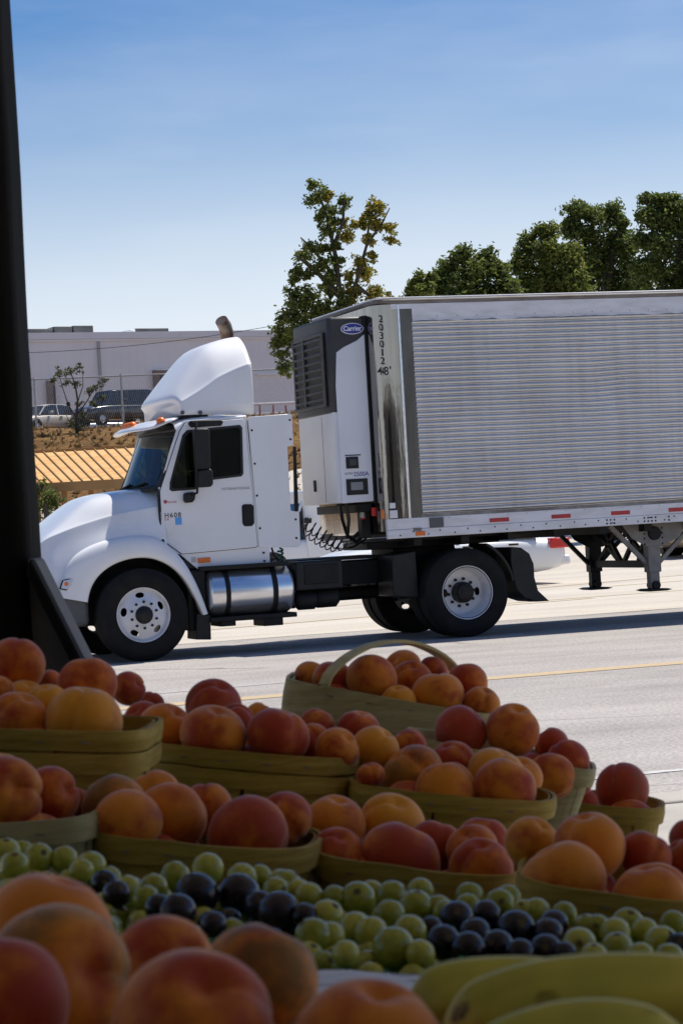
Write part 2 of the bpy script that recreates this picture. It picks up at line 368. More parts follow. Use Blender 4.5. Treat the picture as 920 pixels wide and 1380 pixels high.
# ------------------------------------------------------------------ the white tractor (near side Y = 0, front towards -X)
TW = 2.44
def my(y): return TW-y                           # mirror across the truck's centre line
tr = root('semi_tractor', (-2.2, 1.22, 0))
tag(tr, 'white day cab tractor unit with roof fairing and chrome fuel tank, parked on the road', 'truck')
def ell(r_, th, c0, rr, rt_): return ((r_-rr)/.031)**2+(((th-c0+math.pi) % (2*math.pi)-math.pi)*rr/.05)**2 < 1
def lug_ring(parent, c, rad, y, n, r_, m, name='lug_nut', ph=0):
    for k in range(n):
        th = 2*math.pi*k/n+ph; p = (c[0]+rad*math.cos(th), y, c[2]+rad*math.sin(th))
        MB().cyl(p, (p[0], y-.03, p[2]), r_, r_*.8, 8).build(name, m, parent, smooth=True)
def tyre_mb(c, wd, rad=.53, inner=.3):
    pr = [(inner, 0), (inner+.05, -.012), (inner+.12, -.02), (rad-.06, -.012), (rad-.02, .012), (rad, .03)]
    n = 6
    for k in range(n):                           # tread ribs with grooves between them
        a0 = .03+(wd-.06)*k/n; a1 = .03+(wd-.06)*(k+1)/n
        pr += [(rad, a0+.006), (rad, a1-.008), (rad-.014, a1-.006), (rad-.014, a1-.001)]
    pr += [(rad, wd-.03), (rad-.02, wd-.012), (rad-.06, wd+.012), (inner+.12, wd+.02), (inner, wd)]
    return MB().lathe(c, (0, 1, 0), pr, 64)
def steer_wheel(c, sgn=1):
    o = tyre_mb(c, .28).build('wheel', M_rubber, tr, smooth=True)
    holes = [R(a_) for a_ in (20, 92, 164, 236, 308)]
    def sk(r_, th): return any(ell(r_, th, h, .228, 1) for h in holes)
    f = -1 if sgn > 0 else 1
    cc = (c[0], c[1] if sgn > 0 else c[1]+.28, c[2]); ax = (0, sgn, 0)
    pr = [(.318, .01), (.312, -.006), (.30, .0), (.292, .03), (.286, .055), (.275, .05), (.27, .045)]+[(.27-.004*i, .045-.0027*i) for i in range(1, 25)]+[(.16, -.03), (.14, -.035), (.10, -.035), (.06, -.035)]
    MB().lathe(cc, ax, pr, 240, sk).build('rim', M_rim, o, smooth=True)
    MB().lathe(cc, ax, [(.292, .03), (.290, .2), (.29, .27)], 48).build('rim_barrel', M_hub, o, smooth=True)
    MB().lathe(cc, ax, [(0, -.10), (.06, -.10), (.085, -.085), (.10, -.05), (.105, -.03)], 28).build('hub', M_hub, o, smooth=True)
    lug_ring(o, cc, .15, cc[1]-.03*sgn, 10, .017, M_hub, ph=.3)
    return o
def drive_wheels(c, sgn=1):
    o = tyre_mb(c, .27).build('wheel', M_rubber, tr, smooth=True)
    cc = (c[0], c[1] if sgn > 0 else c[1]+.27, c[2]); ax = (0, sgn, 0)
    holes = [R(a_) for a_ in (45, 225)]
    def sk(r_, th): return any(ell(r_, th, h, .205, 1) for h in holes)
    pr = [(.325, .012), (.32, -.008), (.305, .0), (.298, .03), (.287, .06), (.282, .16), (.27, .20), (.25, .212)]+[(.25-.004*i, .212) for i in range(1, 24)]+[(.14, .208), (.10, .2)]
    MB().lathe(cc, ax, pr, 240, sk).build('rim', M_rim, o, smooth=True)
    MB().lathe(cc, ax, [(0, .05), (.07, .05), (.095, .06), (.10, .10), (.125, .11), (.13, .21)], 28).build('hub', M_hub, o, smooth=True)
    lug_ring(o, cc, .165, cc[1]+.21*sgn, 10, .02, M_hub, ph=.1)
    return o
FWX, RWX = -3.83, .12
steer_wheel((FWX, 0, .53)); steer_wheel((FWX, TW-.28, .53), -1)
drive_wheels((RWX, 0, .535)); drive_wheels((RWX, TW-.27, .535), -1)
for y in (.33, TW-.6): tyre_mb((RWX, y, .535), .27).build('wheel', M_rubber, tr, smooth=True)
MB().cyl((FWX, .2, .5), (FWX, 2.24, .5), .06).cyl((RWX, .2, .53), (RWX, 2.24, .53), .11).lathe((RWX, 1.22, .53), (0, 1, 0), [(.02, -.3), (.22, -.2), (.27, 0), (.22, .2), (.02, .3)], 20).build('axle', M_black, tr, smooth=True)
# chassis
mb = MB()
for y in (.78, 1.58): mb.box(-4.75, 1.15, y, y+.08, .70, .98)
for x in (-4.6, -3.2, -1.7, -.7, .9): mb.box(x-.04, x+.04, .86, 1.58, .74, .94)
mb.build('chassis_rail', M_black, tr, bevel=.006)
MB().box(-4.62, -2.5, .62, 1.82, .42, 1.62).build('engine_bay_fill', M_black, tr, bevel=.05)  # black box added to fill the engine bay and keep the wheel wells dark
MB().box(-2.45, -1.7, .9, 1.54, .45, .98).box(-1.5, -.2, 1.12, 1.32, .5, .66).build('transmission', M_black, tr, bevel=.05)
# fifth wheel and deck plate
MB().prismZ([(-.85, .75), (-.55, .62), (.35, .62), (.95, .95), (.6, 1.1), (.6, 1.34), (.95, 1.5), (.35, 1.82), (-.55, 1.82), (-.85, 1.7)], 1.10, 1.19).box(-.5, .3, .8, 1.64, .98, 1.10).build('fifth_wheel', M_black, tr, bevel=.01)
MB().box(-1.75, -.62, .70, 1.74, 1.0, 1.035).build('deck_plate', M_black, tr, bevel=.005)
# black guard ahead of the drive wheels, quarter fender and flap behind
MB().prismY(xz([(528, 748), (560, 742), (565, 806), (530, 804)], .2), .2, .75).build('wheel_guard', M_blackp, tr, bevel=.015)
for y0, y1 in ((.03, .62), (TW-.62, TW-.03)):
    rows = []
    for k in range(16):
        th = R(62-k*3.6); r0 = .60
        rows.append([(RWX+r0*math.cos(th), y0, .55+r0*math.sin(th)), (RWX+r0*math.cos(th), y1, .55+r0*math.sin(th)), (RWX+(r0+.03)*math.cos(th), y1, .55+(r0+.03)*math.sin(th)), (RWX+(r0+.03)*math.cos(th), y0, .55+(r0+.03)*math.sin(th))])
    MB().grid(rows, cu=True).build('quarter_fender', M_blackp, tr, smooth=True)
    op = xz([(688, 737), (702, 738), (713, 746), (719, 760), (720, 778), (725, 796), (740, 810), (722, 811), (706, 806), (696, 795), (691, 775), (688, 755)], y0)
    MB().prismY(op, y0, y1).build('mud_flap', M_blackp, tr, bevel=.012)
# hood
crest = [(-5.02, 1.36), (-4.92, 1.46), (-4.80, 1.54), (-4.66, 1.64), (-4.49, 1.77), (-4.26, 1.925), (-4.04, 1.965), (-3.81, 1.985), (-3.45, 2.0)]
shld = [(-5.02, 1.30), (-4.85, 1.46), (-4.51, 1.58), (-4.07, 1.69), (-3.63, 1.75), (-3.45, 1.77)]
rows = []
for X in (-5.06, -5.02, -4.95, -4.85, -4.7, -4.55, -4.4, -4.25, -4.1, -3.95, -3.8, -3.65, -3.5, -3.47):
    zc, zs = interp(crest, X), min(interp(shld, X), interp(crest, X)-.03); ys = interp([(-5.06, .40), (-4.9, .30), (-4.6, .25), (-3.45, .225)], X); yb = interp([(-5.06, .30), (-4.85, .13), (-4.6, .09), (-4.3, .085), (-3.9, .09), (-3.45, .15)], X)
    zb_ = interp([(-5.06, .80), (-4.62, .81), (-4.48, .95), (-4.3, 1.14), (-4.1, 1.2), (-3.45, 1.2)], X)
    h = [(yb, zb_), (yb, zb_+.1*(zs-zb_)), (yb+.02, zb_+.4*(zs-zb_)), (yb*.25+ys*.75, zs-.16), (ys-.004, zs-.014), (ys, zs), (ys+.016, zs+.006), (ys+.12, zs+.55*(zc-zs)), (ys+.26, zc-.035), (.75, zc-.01)]
    rows.append([(X, y, z) for y, z in h]+[(X, 1.22, zc)]+[(X, my(y), z) for y, z in reversed(h)])
hd = MB().grid(rows)
hd.f.append(tuple(range(len(rows[0]))));
hood = hd.build('hood', M_white, tr, smooth=True, sub=2)
hood.modifiers['sub'].boundary_smooth = 'PRESERVE_CORNERS'
MB().box(-5.075, -5.04, .55, 1.89, .86, 1.30).build('grille', M_chrome, hood, bevel=.01)
# front fenders: loft between the wheel arch and the outer line
oo = [(84, 806), (88, 778), (104, 752), (134, 735), (168, 727), (200, 725), (223, 732), (247, 754), (267, 788), (282, 827)]
ii = [(120, 812), (124, 794), (135, 776), (155, 761), (180, 753), (205, 753), (228, 762), (246, 778), (261, 802), (274, 829)]
def smoothline(p, m=4):
    o_ = []
    for i in range(len(p)-1):
        a, b, c, d = p[max(i-1, 0)], p[i], p[i+1], p[min(i+2, len(p)-1)]
        for k in range(m):
            t = k/m; o_.append(tuple(.5*(2*b[j]+(c[j]-a[j])*t+(2*a[j]-5*b[j]+4*c[j]-d[j])*t*t+(3*b[j]-a[j]-3*c[j]+d[j])*t**3) for j in range(2)))
    return o_+[p[-1]]
O, I_ = smoothline(xz(oo, .04)), smoothline(xz(ii, .04))
for side in (0, 1):
    rows = []
    for k, ((xo, zo), (xi, zi)) in enumerate(zip(O, I_)):
        t = k/(len(O)-1); bl = max(0, 1-abs(t-.45)*2.2)
        sec = [(xi, .14, zi), (xi, .05, zi), (xi+(xo-xi)*.12, .035, zi+(zo-zi)*.12), (xi+(xo-xi)*.7, .04, zi+(zo-zi)*.7), (xo, .075, zo), (xo+(xo-xi)*.04, .11, zo+.02*bl+.004), (xo+(xo-xi)*.06, .19, zo+.05*bl+.006), (xo+(xo-xi)*.06, .32, zo+.09*bl+.006), (xi, .34, zi+.04)]
        rows.append([(x, my(y) if side else y, z) for x, y, z in sec])
    MB().grid(rows, cu=True).build('fender', M_white, tr, smooth=True, sub=1)
    MB().prismY(xz([(264, 826), (283, 829), (284, 862), (264, 862)], .15), *((.12, .55) if not side else (my(.55), my(.12)))).build('mud_flap', M_blackp, tr, bevel=.01)
    pl = xz([(80, 794), (84, 782), (103, 777), (101, 785), (90, 796)], .07); y0 = .055 if not side else my(.085)
    hl = MB().prismY(pl, y0, y0+.03).build('headlight', M_blackp, tr, bevel=.006)
    cxp = sum(p[0] for p in pl)/5; czp = sum(p[1] for p in pl)/5; q = [(cxp+(x-cxp)*.82, czp+(z-czp)*.82) for x, z in pl]
    MB().prismY(q, *((y0-.006, y0) if not side else (y0+.03, y0+.036))).build('lens', mat('lamp_lens', (.55, .6, .68), .1), hl)
    MB().lathe((cxp-.02, y0-.006 if not side else y0+.036, czp), (0, 1, 0), [(0, -.004), (.022, -.003), (.025, .0)], 12).build('turn_signal', M_orange, hl)
for y0, y1 in ((.10, .62), (TW-.62, TW-.10)):
    rows = []
    for k in range(25):
        th = R(-8+k*8); rows.append([(FWX+.645*math.cos(th), y0, .53+.645*math.sin(th)), (FWX+.645*math.cos(th), y1, .53+.645*math.sin(th))])
    ln = MB().grid(rows); ln.build('wheel_well', M_rubseal, tr, smooth=True)
MB().box(-5.2, -4.43, .09, TW-.09, .44, .82).build('bumper', M_grey, tr, bevel=.06)
# cab: shell with real window openings
YS = .22
side_out = xz([(214, 657), (239, 578), (248, 567), (332, 560), (350, 738), (363, 738), (364, 760), (268, 768), (243, 747), (219, 742)], YS)
win = xz([(228.5, 659), (229, 650), (246, 587), (252, 580.5), (322, 573.5), (325, 577), (326.5, 638), (324, 641.5), (287, 646), (263, 659), (232, 661.5)], YS)
door_out = xz([(222, 730), (217.5, 700), (215.5, 662), (242, 582), (249, 571), (327, 564), (330, 567), (346.5, 735), (344, 737.5), (245, 746.5)], YS)
def grow(p, d):
    cx, cz = sum(q[0] for q in p)/len(p), sum(q[1] for q in p)/len(p)
    return [(cx+(x-cx)*(1+d/abs(max(abs(x-cx), .2))), cz+(z-cz)*(1+d/abs(max(abs(z-cz), .2)))) for x, z in p]
for side in (0, 1):
    f = (lambda a, b: (a, b)) if not side else (lambda a, b: (my(b), my(a)))
    MB().plateY(side_out, [grow(win, .02)], *f(YS, YS+.05)).build('cab_side', M_white, tr, bevel=.006)
    MB().plateY(grow(door_out, .006), [grow(win, .012)], *f(YS-.004, YS)).build('door_seal', M_rubseal, tr)
    d = MB().plateY(door_out, [win], *f(YS-.02, YS-.004)).build('door', M_white, tr, bevel=.006)
    MB().plateY(grow(win, .006), [grow(win, -.022)], *f(YS-.026, YS-.02)).build('window_seal', M_rubseal, d)
    MB().prismY(grow(win, -.01), *f(YS-.012, YS-.008)).build('window', M_glass, d)
    dv = xz([(262, 579), (265, 579), (265, 659), (262, 659)], YS); MB().prismY(dv, *f(YS-.024, YS-.002)).build('window_divider', M_rubseal, d)
    hp = xz([(325, 682), (328, 679.5), (338, 679.5), (341, 682), (342, 705), (339, 709), (329, 709.5), (326, 706)], YS)
    hn = MB().prismY(hp, *f(YS-.03, YS-.02)).build('door_handle', M_blackp, d, bevel=.008)
    MB().prismY(grow(hp, -.025), *f(YS-.036, YS-.03)).build('latch', M_black, hn, bevel=.006)
    tp = xz([(252, 571), (256, 567), (296, 565.5), (300, 569), (297, 574), (256, 576.5)], YS); MB().prismY(tp, *f(YS-.05, YS-.02)).build('mirror_mount', M_blackp, tr, bevel=.012)
    # mirrors
    y0 = -.02; yy = (y0, y0+.12) if not side else (my(y0+.12), my(y0))
    mm = MB().prismY(xz([(262, 580), (265, 577.5), (281, 577), (283, 580), (284.5, 629), (282, 632), (267, 632.5), (264.5, 630)], y0), *yy).build('mirror', M_blackp, tr, bevel=.015)
    MB().prismY(xz([(267, 634), (284, 631), (287.5, 635), (288, 652), (285, 656), (270, 657), (267, 654)], y0), *yy).build('convex_mirror', M_blackp, mm, bevel=.02)
    a1, a2, a3 = onY(262, 570, .12), onY(266, 655, 0), onY(257, 668, .15); g = (lambda p, y: (p.x, y if not side else my(y), p.z))
    MB().tube([g(a1, .17), g(a1, .03), g(onY(263, 600, .0), .0), g(a2, .0), g(onY(266, 664, .03), .03), g(a3, .16)], .014, 8).build('mirror_arm', M_black, mm, smooth=True)
    mp_ = xz([(247.5, 666), (251, 664), (261, 663), (263, 666), (262, 673), (259, 677), (250, 678), (247.5, 675)], .17); MB().prismY(mp_, *f(.13, .2)).build('mirror_bracket', M_blackp, mm, bevel=.012)
    # sill stickers and lights
    MB().prismY(xz([(266, 752.5), (283, 751), (283.5, 757.5), (267, 759)], YS), *f(YS-.02, YS-.001)).build('marker_light', M_orange, tr, bevel=.006)
    MB().prismY(xz([(257.5, 751), (264, 750.5), (264.5, 757.5), (258, 758)], YS), *f(YS-.003, YS-.001)).build('sticker', mat('pale_sticker', (.45, .44, .40), .6), tr)
NX = [onY(a, b, YS) for a, b in ((219, 742), (350, 738))]
MB().box(-3.42, -2.32, YS+.05, my(YS+.05), 1.02, 1.12).build('cab_floor', M_interior, tr)
MB().box(-2.36, -2.32, YS+.05, my(YS+.05), 1.12, 2.72).build('cab_back_wall', M_white, tr)
MB().box(-2.40, -2.362, YS+.06, my(YS+.06), 1.13, 2.70).build('cab_lining', M_interior, tr)
MB().box(-3.2, -2.41, YS+.06, my(YS+.06), 2.64, 2.68).build('headliner', M_interior, tr)
# roof panel
rf = onY(239, 572, YS); rb = onY(332, 560, YS)
rows = []
for X, dz in ((rf.x-.03, -.03), (rf.x+.08, .02), (rf.x+.3, .04), (rb.x-.2, .04), (rb.x, .03)):
    z = 2.735+dz; h = [(YS, z-.10), (YS+.01, z-.04), (YS+.06, z), (YS+.3, z+.03)]
    rows.append([(X, y, zz) for y, zz in h]+[(X, 1.22, z+.04)]+[(X, my(y), zz) for y, zz in reversed(h)])
MB().grid(rows).build('roof', M_white, tr, smooth=True, sub=1)
# windscreen: curved, raked, with a black surround
nb, nt = onY(213, 657, .28), onY(238, 580, .33)
def wsp(s, t):                                    # s across 0..1, t up 0..1
    p = nb.lerp(nt, t); y0 = .27+.06*t; bulge = .17*math.sin(math.pi*s)
    return Vector((p.x-bulge, y0+(TW-2*y0)*s, p.z))
MB().grid([[wsp(.03+.94*i/12, .04+.92*j/6) for i in range(13)] for j in range(7)]).build('windscreen', M_glass, tr, smooth=True)
edge = [wsp(i/12, 0) for i in range(13)]+[wsp(1, j/6) for j in range(1, 7)]+[wsp(1-i/12, 1) for i in range(1, 13)]+[wsp(0, 1-j/6) for j in range(1, 6)]
MB().tube(edge+[edge[0]], .022, 6, False).build('windscreen_seal', M_rubseal, tr, smooth=True)
MB().obox(wsp(0, -.02)+Vector((.03, -.015, 0)), wsp(0, 1.02)+Vector((.05, -.04, 0)), .09, .10, (1, 0, 0)).build('windscreen_pillar', M_rubseal, tr, bevel=.02)
MB().obox(wsp(1, -.02)+Vector((.03, .015, 0)), wsp(1, 1.02)+Vector((.05, .04, 0)), .09, .10, (1, 0, 0)).build('windscreen_pillar', M_rubseal, tr, bevel=.02)
MB().grid([[wsp(i/12, t)+Vector((dx, 0, dz)) for i in range(13)] for t, dx, dz in ((0, -.10, -.03), (0, .03, .015))]).build('cowl', M_blackp, tr, smooth=True)
MB().tube([wsp(.62, .02)+Vector((-.03, 0, 0)), wsp(.40, .10)+Vector((-.02, 0, 0))], .012, 6).tube([wsp(.38, .02)+Vector((-.03, 0, 0)), wsp(.16, .10)+Vector((-.02, 0, 0))], .012, 6).build('wiper', M_black, tr)
MB().tube([onY(213, 659, .21), onY(215, 690, .2), onY(217.5, 722, .2), onY(221, 741, .19)], .013, 6).build('hood_gap', M_rubseal, tr, smooth=True)
MB().tube([onY(221, 741, .15), onY(236, 749, .13), onY(250, 764, .12)], .016, 6).build('fender_seal', M_rubseal, tr, smooth=True)
hl_ = xz([(217, 727), (221, 726.5), (222, 735), (218, 736)], .17); MB().prismY(hl_, .15, .19).build('hood_latch', M_blackp, tr, bevel=.006)
# interior
MB().prismY([(-3.50, 1.5), (-3.52, 1.9), (-3.3, 1.98), (-3.05, 1.93), (-2.98, 1.6)], .3, 2.14).build('dashboard', M_interior, tr, bevel=.04)
sw = [Vector((-2.95+.06*math.sin(t)*0+.16*math.sin(t)*.35, .75+.21*math.cos(t), 1.98+.2*math.sin(t))) for t in [2*math.pi*k/24 for k in range(25)]]
MB().tube(sw, .018, 8, False).tube([(-3.1, .75, 1.85), (-2.95, .75, 1.98)], .03, 8).tube([sw[0], sw[12]], .014, 6).build('steering_wheel', M_black, tr, smooth=True)
for y in (.5, 1.5):
    st = MB().box(-2.95, -2.5, y, y+.48, 1.45, 1.6).build('seat', M_seat, tr, bevel=.05)
    MB().prismY([(-2.62, 1.58), (-2.5, 1.58), (-2.40, 2.28), (-2.50, 2.3)], y+.02, y+.46).build('seat_back', M_seat, st, bevel=.04)
# sun visor with amber lamps
rows = []
for t in range(9):
    s = t/8; y = .22+(TW-.44)*s; b = .20*math.sin(math.pi*s)**.7; x0 = rf.x-.26-b; xr_ = rf.x+.07
    rows.append([(x0, y, 2.63), (x0-.02, y, 2.655), (x0+.02, y, 2.70), (x0+.22, y, 2.775), (xr_, y, 2.80), (xr_, y, 2.755), (x0+.2, y, 2.72)])
vz = MB().grid(rows, cu=True); vz.f += [tuple(range(7)), tuple(range(56, 63))]
vis = vz.build('sun_visor', M_white, tr, smooth=True, sub=1)
for s in (.03, .42, .5, .58, .97):
    y = .22+(TW-.44)*s; b = .20*math.sin(math.pi*s)**.7; x0 = rf.x-.26-b
    MB().lathe((x0+.12, y, 2.74), (-.3, 0, 1), [(0, .045), (.03, .04), (.05, .02), (.055, -.01)], 14).build('marker_lamp', M_orange, vis, smooth=True)
# roof fairing
sec = [(-3.345, 2.80, 2.93, 2.96), (-3.32, 2.80, 2.955, 3.02), (-3.22, 2.80, 2.99, 3.13), (-3.08, 2.80, 3.05, 3.29), (-2.93, 2.795, 3.12, 3.46), (-2.80, 2.795, 3.19, 3.60), (-2.72, 2.79, 3.23, 3.655), (-2.55, 2.785, 3.30, 3.705), (-2.38, 2.78, 3.365, 3.745), (-2.36, 2.775, 3.375, 3.75)]
rows = []
for X, z0, zc, zt in sec:
    yb = .30; t = (X+3.345)/.985
    yt = yb+.14+.26*t
    h = [(yb, z0), (yb-.005, (z0+zc)/2), (yb+.006, zc-.012), (yb+.008, zc), (yb+.03, zc+.006), (yb+.5*(yt-yb), zc+.58*(zt-zc)), (yt, zt-.05*t-.01), (yt+.12, zt-.005)]
    rows.append([(X, y, z) for y, z in h]+[(X, 1.22, zt)]+[(X, my(y), z) for y, z in reversed(h)])
# the front corners are swept back
for i_, r_ in enumerate(rows[:6]):
    for k, p in enumerate(r_):
        e = abs(p[1]-1.22)/.92; r_[k] = (p[0]+(.16*e**4)*(1-i_/6), p[1], p[2])
# the trailing edge rolls down from the top to the crease
for k, p in enumerate(rows[-1]):
    e = max(0, (p[2]-3.36)/.385); rows[-1][k] = (p[0]+.06-.0*e, p[1], p[2])
fg = MB().grid(rows); fg.f.append(tuple(range(len(rows[0])))); 
fair = fg.build('roof_fairing', M_fairing, tr, smooth=True, sub=1)
fair.modifiers['sub'].boundary_smooth = 'PRESERVE_CORNERS'
sm = fair.modifiers.new('wall', 'SOLIDIFY'); sm.thickness = .02
for y0, y1 in ((.335, .8), (1.64, 2.1)): MB().prismY(xz([(243, 558), (280, 557), (281, 562), (243, 563)], .33), y0, y1).build('fairing_bracket', M_black, tr)
for a_ in (246, 270): q = onY(a_, 556, .29); MB().cyl((q.x, .285, q.z), (q.x, .30, q.z), .025, n=12).build('bolt', M_grey, fair, smooth=True)
# cab extenders
ext = xz([(334, 562), (393, 557.5), (395.3, 600), (387, 602), (391.5, 688), (403, 690), (404.7, 734), (401, 737), (349, 738)], YS)
for side in (0, 1):
    y = (YS-.01, YS+.02) if not side else (my(YS+.02), my(YS-.01))
    e = MB().prismY(ext, *y).build('cab_extender', M_fairing, tr, bevel=.006)
    MB().prismY(xz([(395, 602), (398.5, 602), (402, 689), (397, 689)], YS), *y).build('extender_edge', M_black, tr)
    for a_, b in ((339, 580), (343, 625), (346, 668), (350, 712), (390, 566), (391, 592), (398, 700), (399, 725), (355, 745), (356, 756)):
        q = onY(a_, b, YS); yy = YS-.012 if not side else my(YS-.012); MB().lathe((q.x, yy, q.z), (0, 1, 0), [(0, -.008 if not side else .008), (.012, -.005 if not side else .005), (.014, 0)], 8).build('bolt', M_black, e)
# lettering and stickers on the near door
DY = YS-.0215
q = onY(233, 694.5, DY); text('door_number', 'H608', .076, M_ink, tr, facing_side(q.x, DY, q.z), 1.25, .0012, .0008)
q = onY(226, 700, DY); text('door_text', 'GA', .04, mat('red_ink', (.45, .06, .06), .5), tr, facing_side(q.x-.01, DY, q.z), 1.1, 0, .0008)
q = onY(318, 658.5, DY); text('door_badge', 'INTERNATIONAL', .043, mat('grey_ink', (.22, .22, .24), .4), tr, facing_side(q.x, DY, q.z), 1.03, 0, .0008)
q = onY(228, 677, DY); text('door_text', 'TRANS', .035, MATS['red_ink'], tr, facing_side(q.x+.03, DY, q.z), 1.1, 0, .0008)
q = onY(219.5, 677, DY); MB().lathe((q.x+.03, DY, q.z+.005), (0, -1, 0), [(0, .001), (.022, .001)], 16).build('sticker', MATS['red_ink'], tr)
MB().prismY(xz([(236, 697.5), (244.8, 697), (245.3, 707), (236.6, 707.5)], DY), DY-.001, DY+.0008).build('blue_sticker', M_blue, tr)
# fuel tank, straps, step, cap
tx0, tx1 = onY(283, 800, .12).x, onY(397, 795, .12).x; TZ, TY, TR = .715, .35, .275
tk = MB().lathe((tx0, TY, TZ), (1, 0, 0), [(0, -.01), (.2, -.008), (.25, .01), (TR, .05), (TR, tx1-tx0-.05), (.25, tx1-tx0-.01), (.2, tx1-tx0+.008), (0, tx1-tx0+.01)], 48).build('fuel_tank', M_alum, tr, smooth=True)
for f in (.18, .74):
    X = tx0+(tx1-tx0)*f; MB().lathe((X, TY, TZ), (1, 0, 0), [(TR+.001, -.0), (TR+.012, 0), (TR+.012, .055), (TR+.001, .055)], 48).build('tank_strap', M_black, tk, smooth=True)
q = onY(378, 766, .2); MB().cyl((q.x, .28, TZ+.25), (q.x, .28, TZ+.31), .06).build('tank_cap', mat('cap_grey', (.3, .3, .3), .5), tk, bevel=.01)
MB().box(tx0-.1, tx1-.05, .12, .6, .985, 1.035).build('step', M_black, tr, bevel=.008)
MB().box(tx0-.02, tx1, .07, .6, .385, .44).box(tx0+.1, tx0+.28, .08, .55, .33, .39).box(tx0+.62, tx0+.85, .08, .55, .30, .39).build('step', M_black, tr, bevel=.008)
MB().box(tx0-.25, tx0-.02, .2, .7, .3, 1.0).build('tank_bracket', M_black, tr, bevel=.02)
far = MB().lathe((tx0, my(TY), TZ), (1, 0, 0), [(0, 0), (TR, .05), (TR, 1.0), (0, 1.05)], 32).build('fuel_tank', M_alum, tr, smooth=True)
bx0, bx1 = onY(397, 780, .15).x, onY(462, 780, .15).x
bb = MB().box(bx0+.02, bx1, .14, .75, .68, 1.02).build('battery_box', M_blackp, tr, bevel=.02)
MB().prismY(xz([(410, 762), (455, 759), (456, 785), (411, 788)], .13), .128, .142).build('box_lid', M_black, bb, bevel=.008)
for (z, y, x0, x1) in ((.565, .30, bx0+.02, bx1-.28), (.575, .34, bx1-.33, bx1)):
    MB().lathe((x0, y, z), (1, 0, 0), [(0, 0), (.07, .01), (.115, .05), (.115, x1-x0-.05), (.07, x1-x0-.01), (0, x1-x0)], 24).build('air_tank', M_black, tr, smooth=True)
# hoses behind the cab
def helix(p, q, turns, rad, sag, n=14):
    p, q = Vector(p), Vector(q); d = (q-p).normalized(); a = d.cross(Vector((0, 0, 1))).normalized(); b = a.cross(d); o_ = []
    for i in range(turns*n+1):
        t = i/(turns*n); th = 2*math.pi*turns*t; c = p.lerp(q, t)-Vector((0, 0, sag*4*t*(1-t)))
        o_.append(c+(a*math.cos(th)+b*math.sin(th))*rad*min(1, 8*t, 8*(1-t)))
    return o_
hp, hq = onY(405, 699, .9), onY(470, 738, .9)
MB().tube(helix(hp, hq, 9, .075, .04), .008, 6).build('air_line', M_hose, tr, smooth=True)
MB().tube(helix(hp+Vector((0, .12, -.04)), hq+Vector((-.05, .15, .0)), 8, .07, .06), .008, 6).build('air_line', M_hosered, tr, smooth=True)
MB().tube([hq, onY(476, 737, .95), onY(490, 728, 1.0), onY(500, 718, 1.1)], .012, 6).build('air_line', M_hose, tr, smooth=True)
MB().tube([onY(404, 690, .8), onY(403, 705, .85), hp], .012, 6).build('air_line', M_hose, tr, smooth=True)
MB().tube(helix(onY(378, 738, .5), onY(377, 762, .45), 5, .03, 0, 12), .012, 6).build('air_line', M_hosegr, tr, smooth=True)
MB().tube([onY(366, 738, .4), onY(369, 748, .4), onY(375, 755, .42), onY(377, 764, .5)], .012, 6).build('air_line', M_hose, tr, smooth=True)
# exhaust stack behind the fairing
e0 = onY(304, 505, 1.85)
pts = [(e0.x, 1.85, z) for z in (1.2, 2.4, 3.2, 3.75)]+[(e0.x+.01, 1.85, 3.86), (e0.x-.02, 1.82, 3.95), (e0.x-.08, 1.76, 4.02)]
MB().tube([(p[0]+.04, p[1], p[2]) for p in pts], [.075, .075, .075, .08, .085, .085, .08], 18).build('exhaust_stack', dirty('rusty_exhaust', (.28, .22, .17), (.16, .08, .045), .45, 6, metal=.6, lo=.4, hi=.6), tr, smooth=True)

# ------------------------------------------------------------------ the refrigerated trailer
TX0, TX1, YN, YF = -.88, 13.75, -.05, 2.55
tl = root('semi_trailer', (5, 1.25, 0))
tag(tl, 'ribbed silver refrigerated box trailer with cooling unit on its nose', 'trailer')
ZB, ZP0, ZP1, ZT = 1.225, 1.50, 3.80, 4.045
MB().prismZ([(TX1, YN+.05), (TX0+.3, YN+.05), (TX0+.05, YN+.3), (TX0+.05, YF-.3), (TX0+.3, YF-.05), (TX1, YF-.05)], ZB+.06, ZT-.03).build('box_body', M_steel, tl, bevel=.03)
# ribbed side panels
def ribs(y, sg):
    x0, x1 = -.405, TX1-.25; nr = 38; h = (ZP1-ZP0)/nr; prof = [(0, 0), (.10, .0), (.13, .012), (.22, .022), (.38, .029), (.55, .031), (.72, .027), (.86, .017), (.92, 0)]
    xs = lin(x0, 4.6, 144)+lin(4.6, x1, 20)[1:]; rows = []
    for i in range(nr):
        for t, d in prof:
            z = ZP0+(i+t)*h; row = []
            for x in xs:
                n1 = noise.noise(Vector((x*.55, z*.5, 2))); n2 = noise.noise(Vector((x*1.9, z*1.1, 9)))
                seam = -.0045 if abs((x-x0) % .62-.31) < .03 else 0
                dent = .03*math.exp(-((x-2.1)/.55)**2-((z-2.95)/.28)**2)
                row.append((x, y+sg*(d+.009*n1+.004*n2+seam-dent*.4), z+.004*n1+.0015*n2+.012*math.exp(-((x-2.2)/.6)**2-((z-3.0)/.4)**2)*math.sin((x-2.1)*4)))
            rows.append(row)
    return MB().grid(rows).build('ribbed_panel', M_corr, tl, smooth=True)
ribs(YN+.03, -1); ribs(YF-.03, 1)
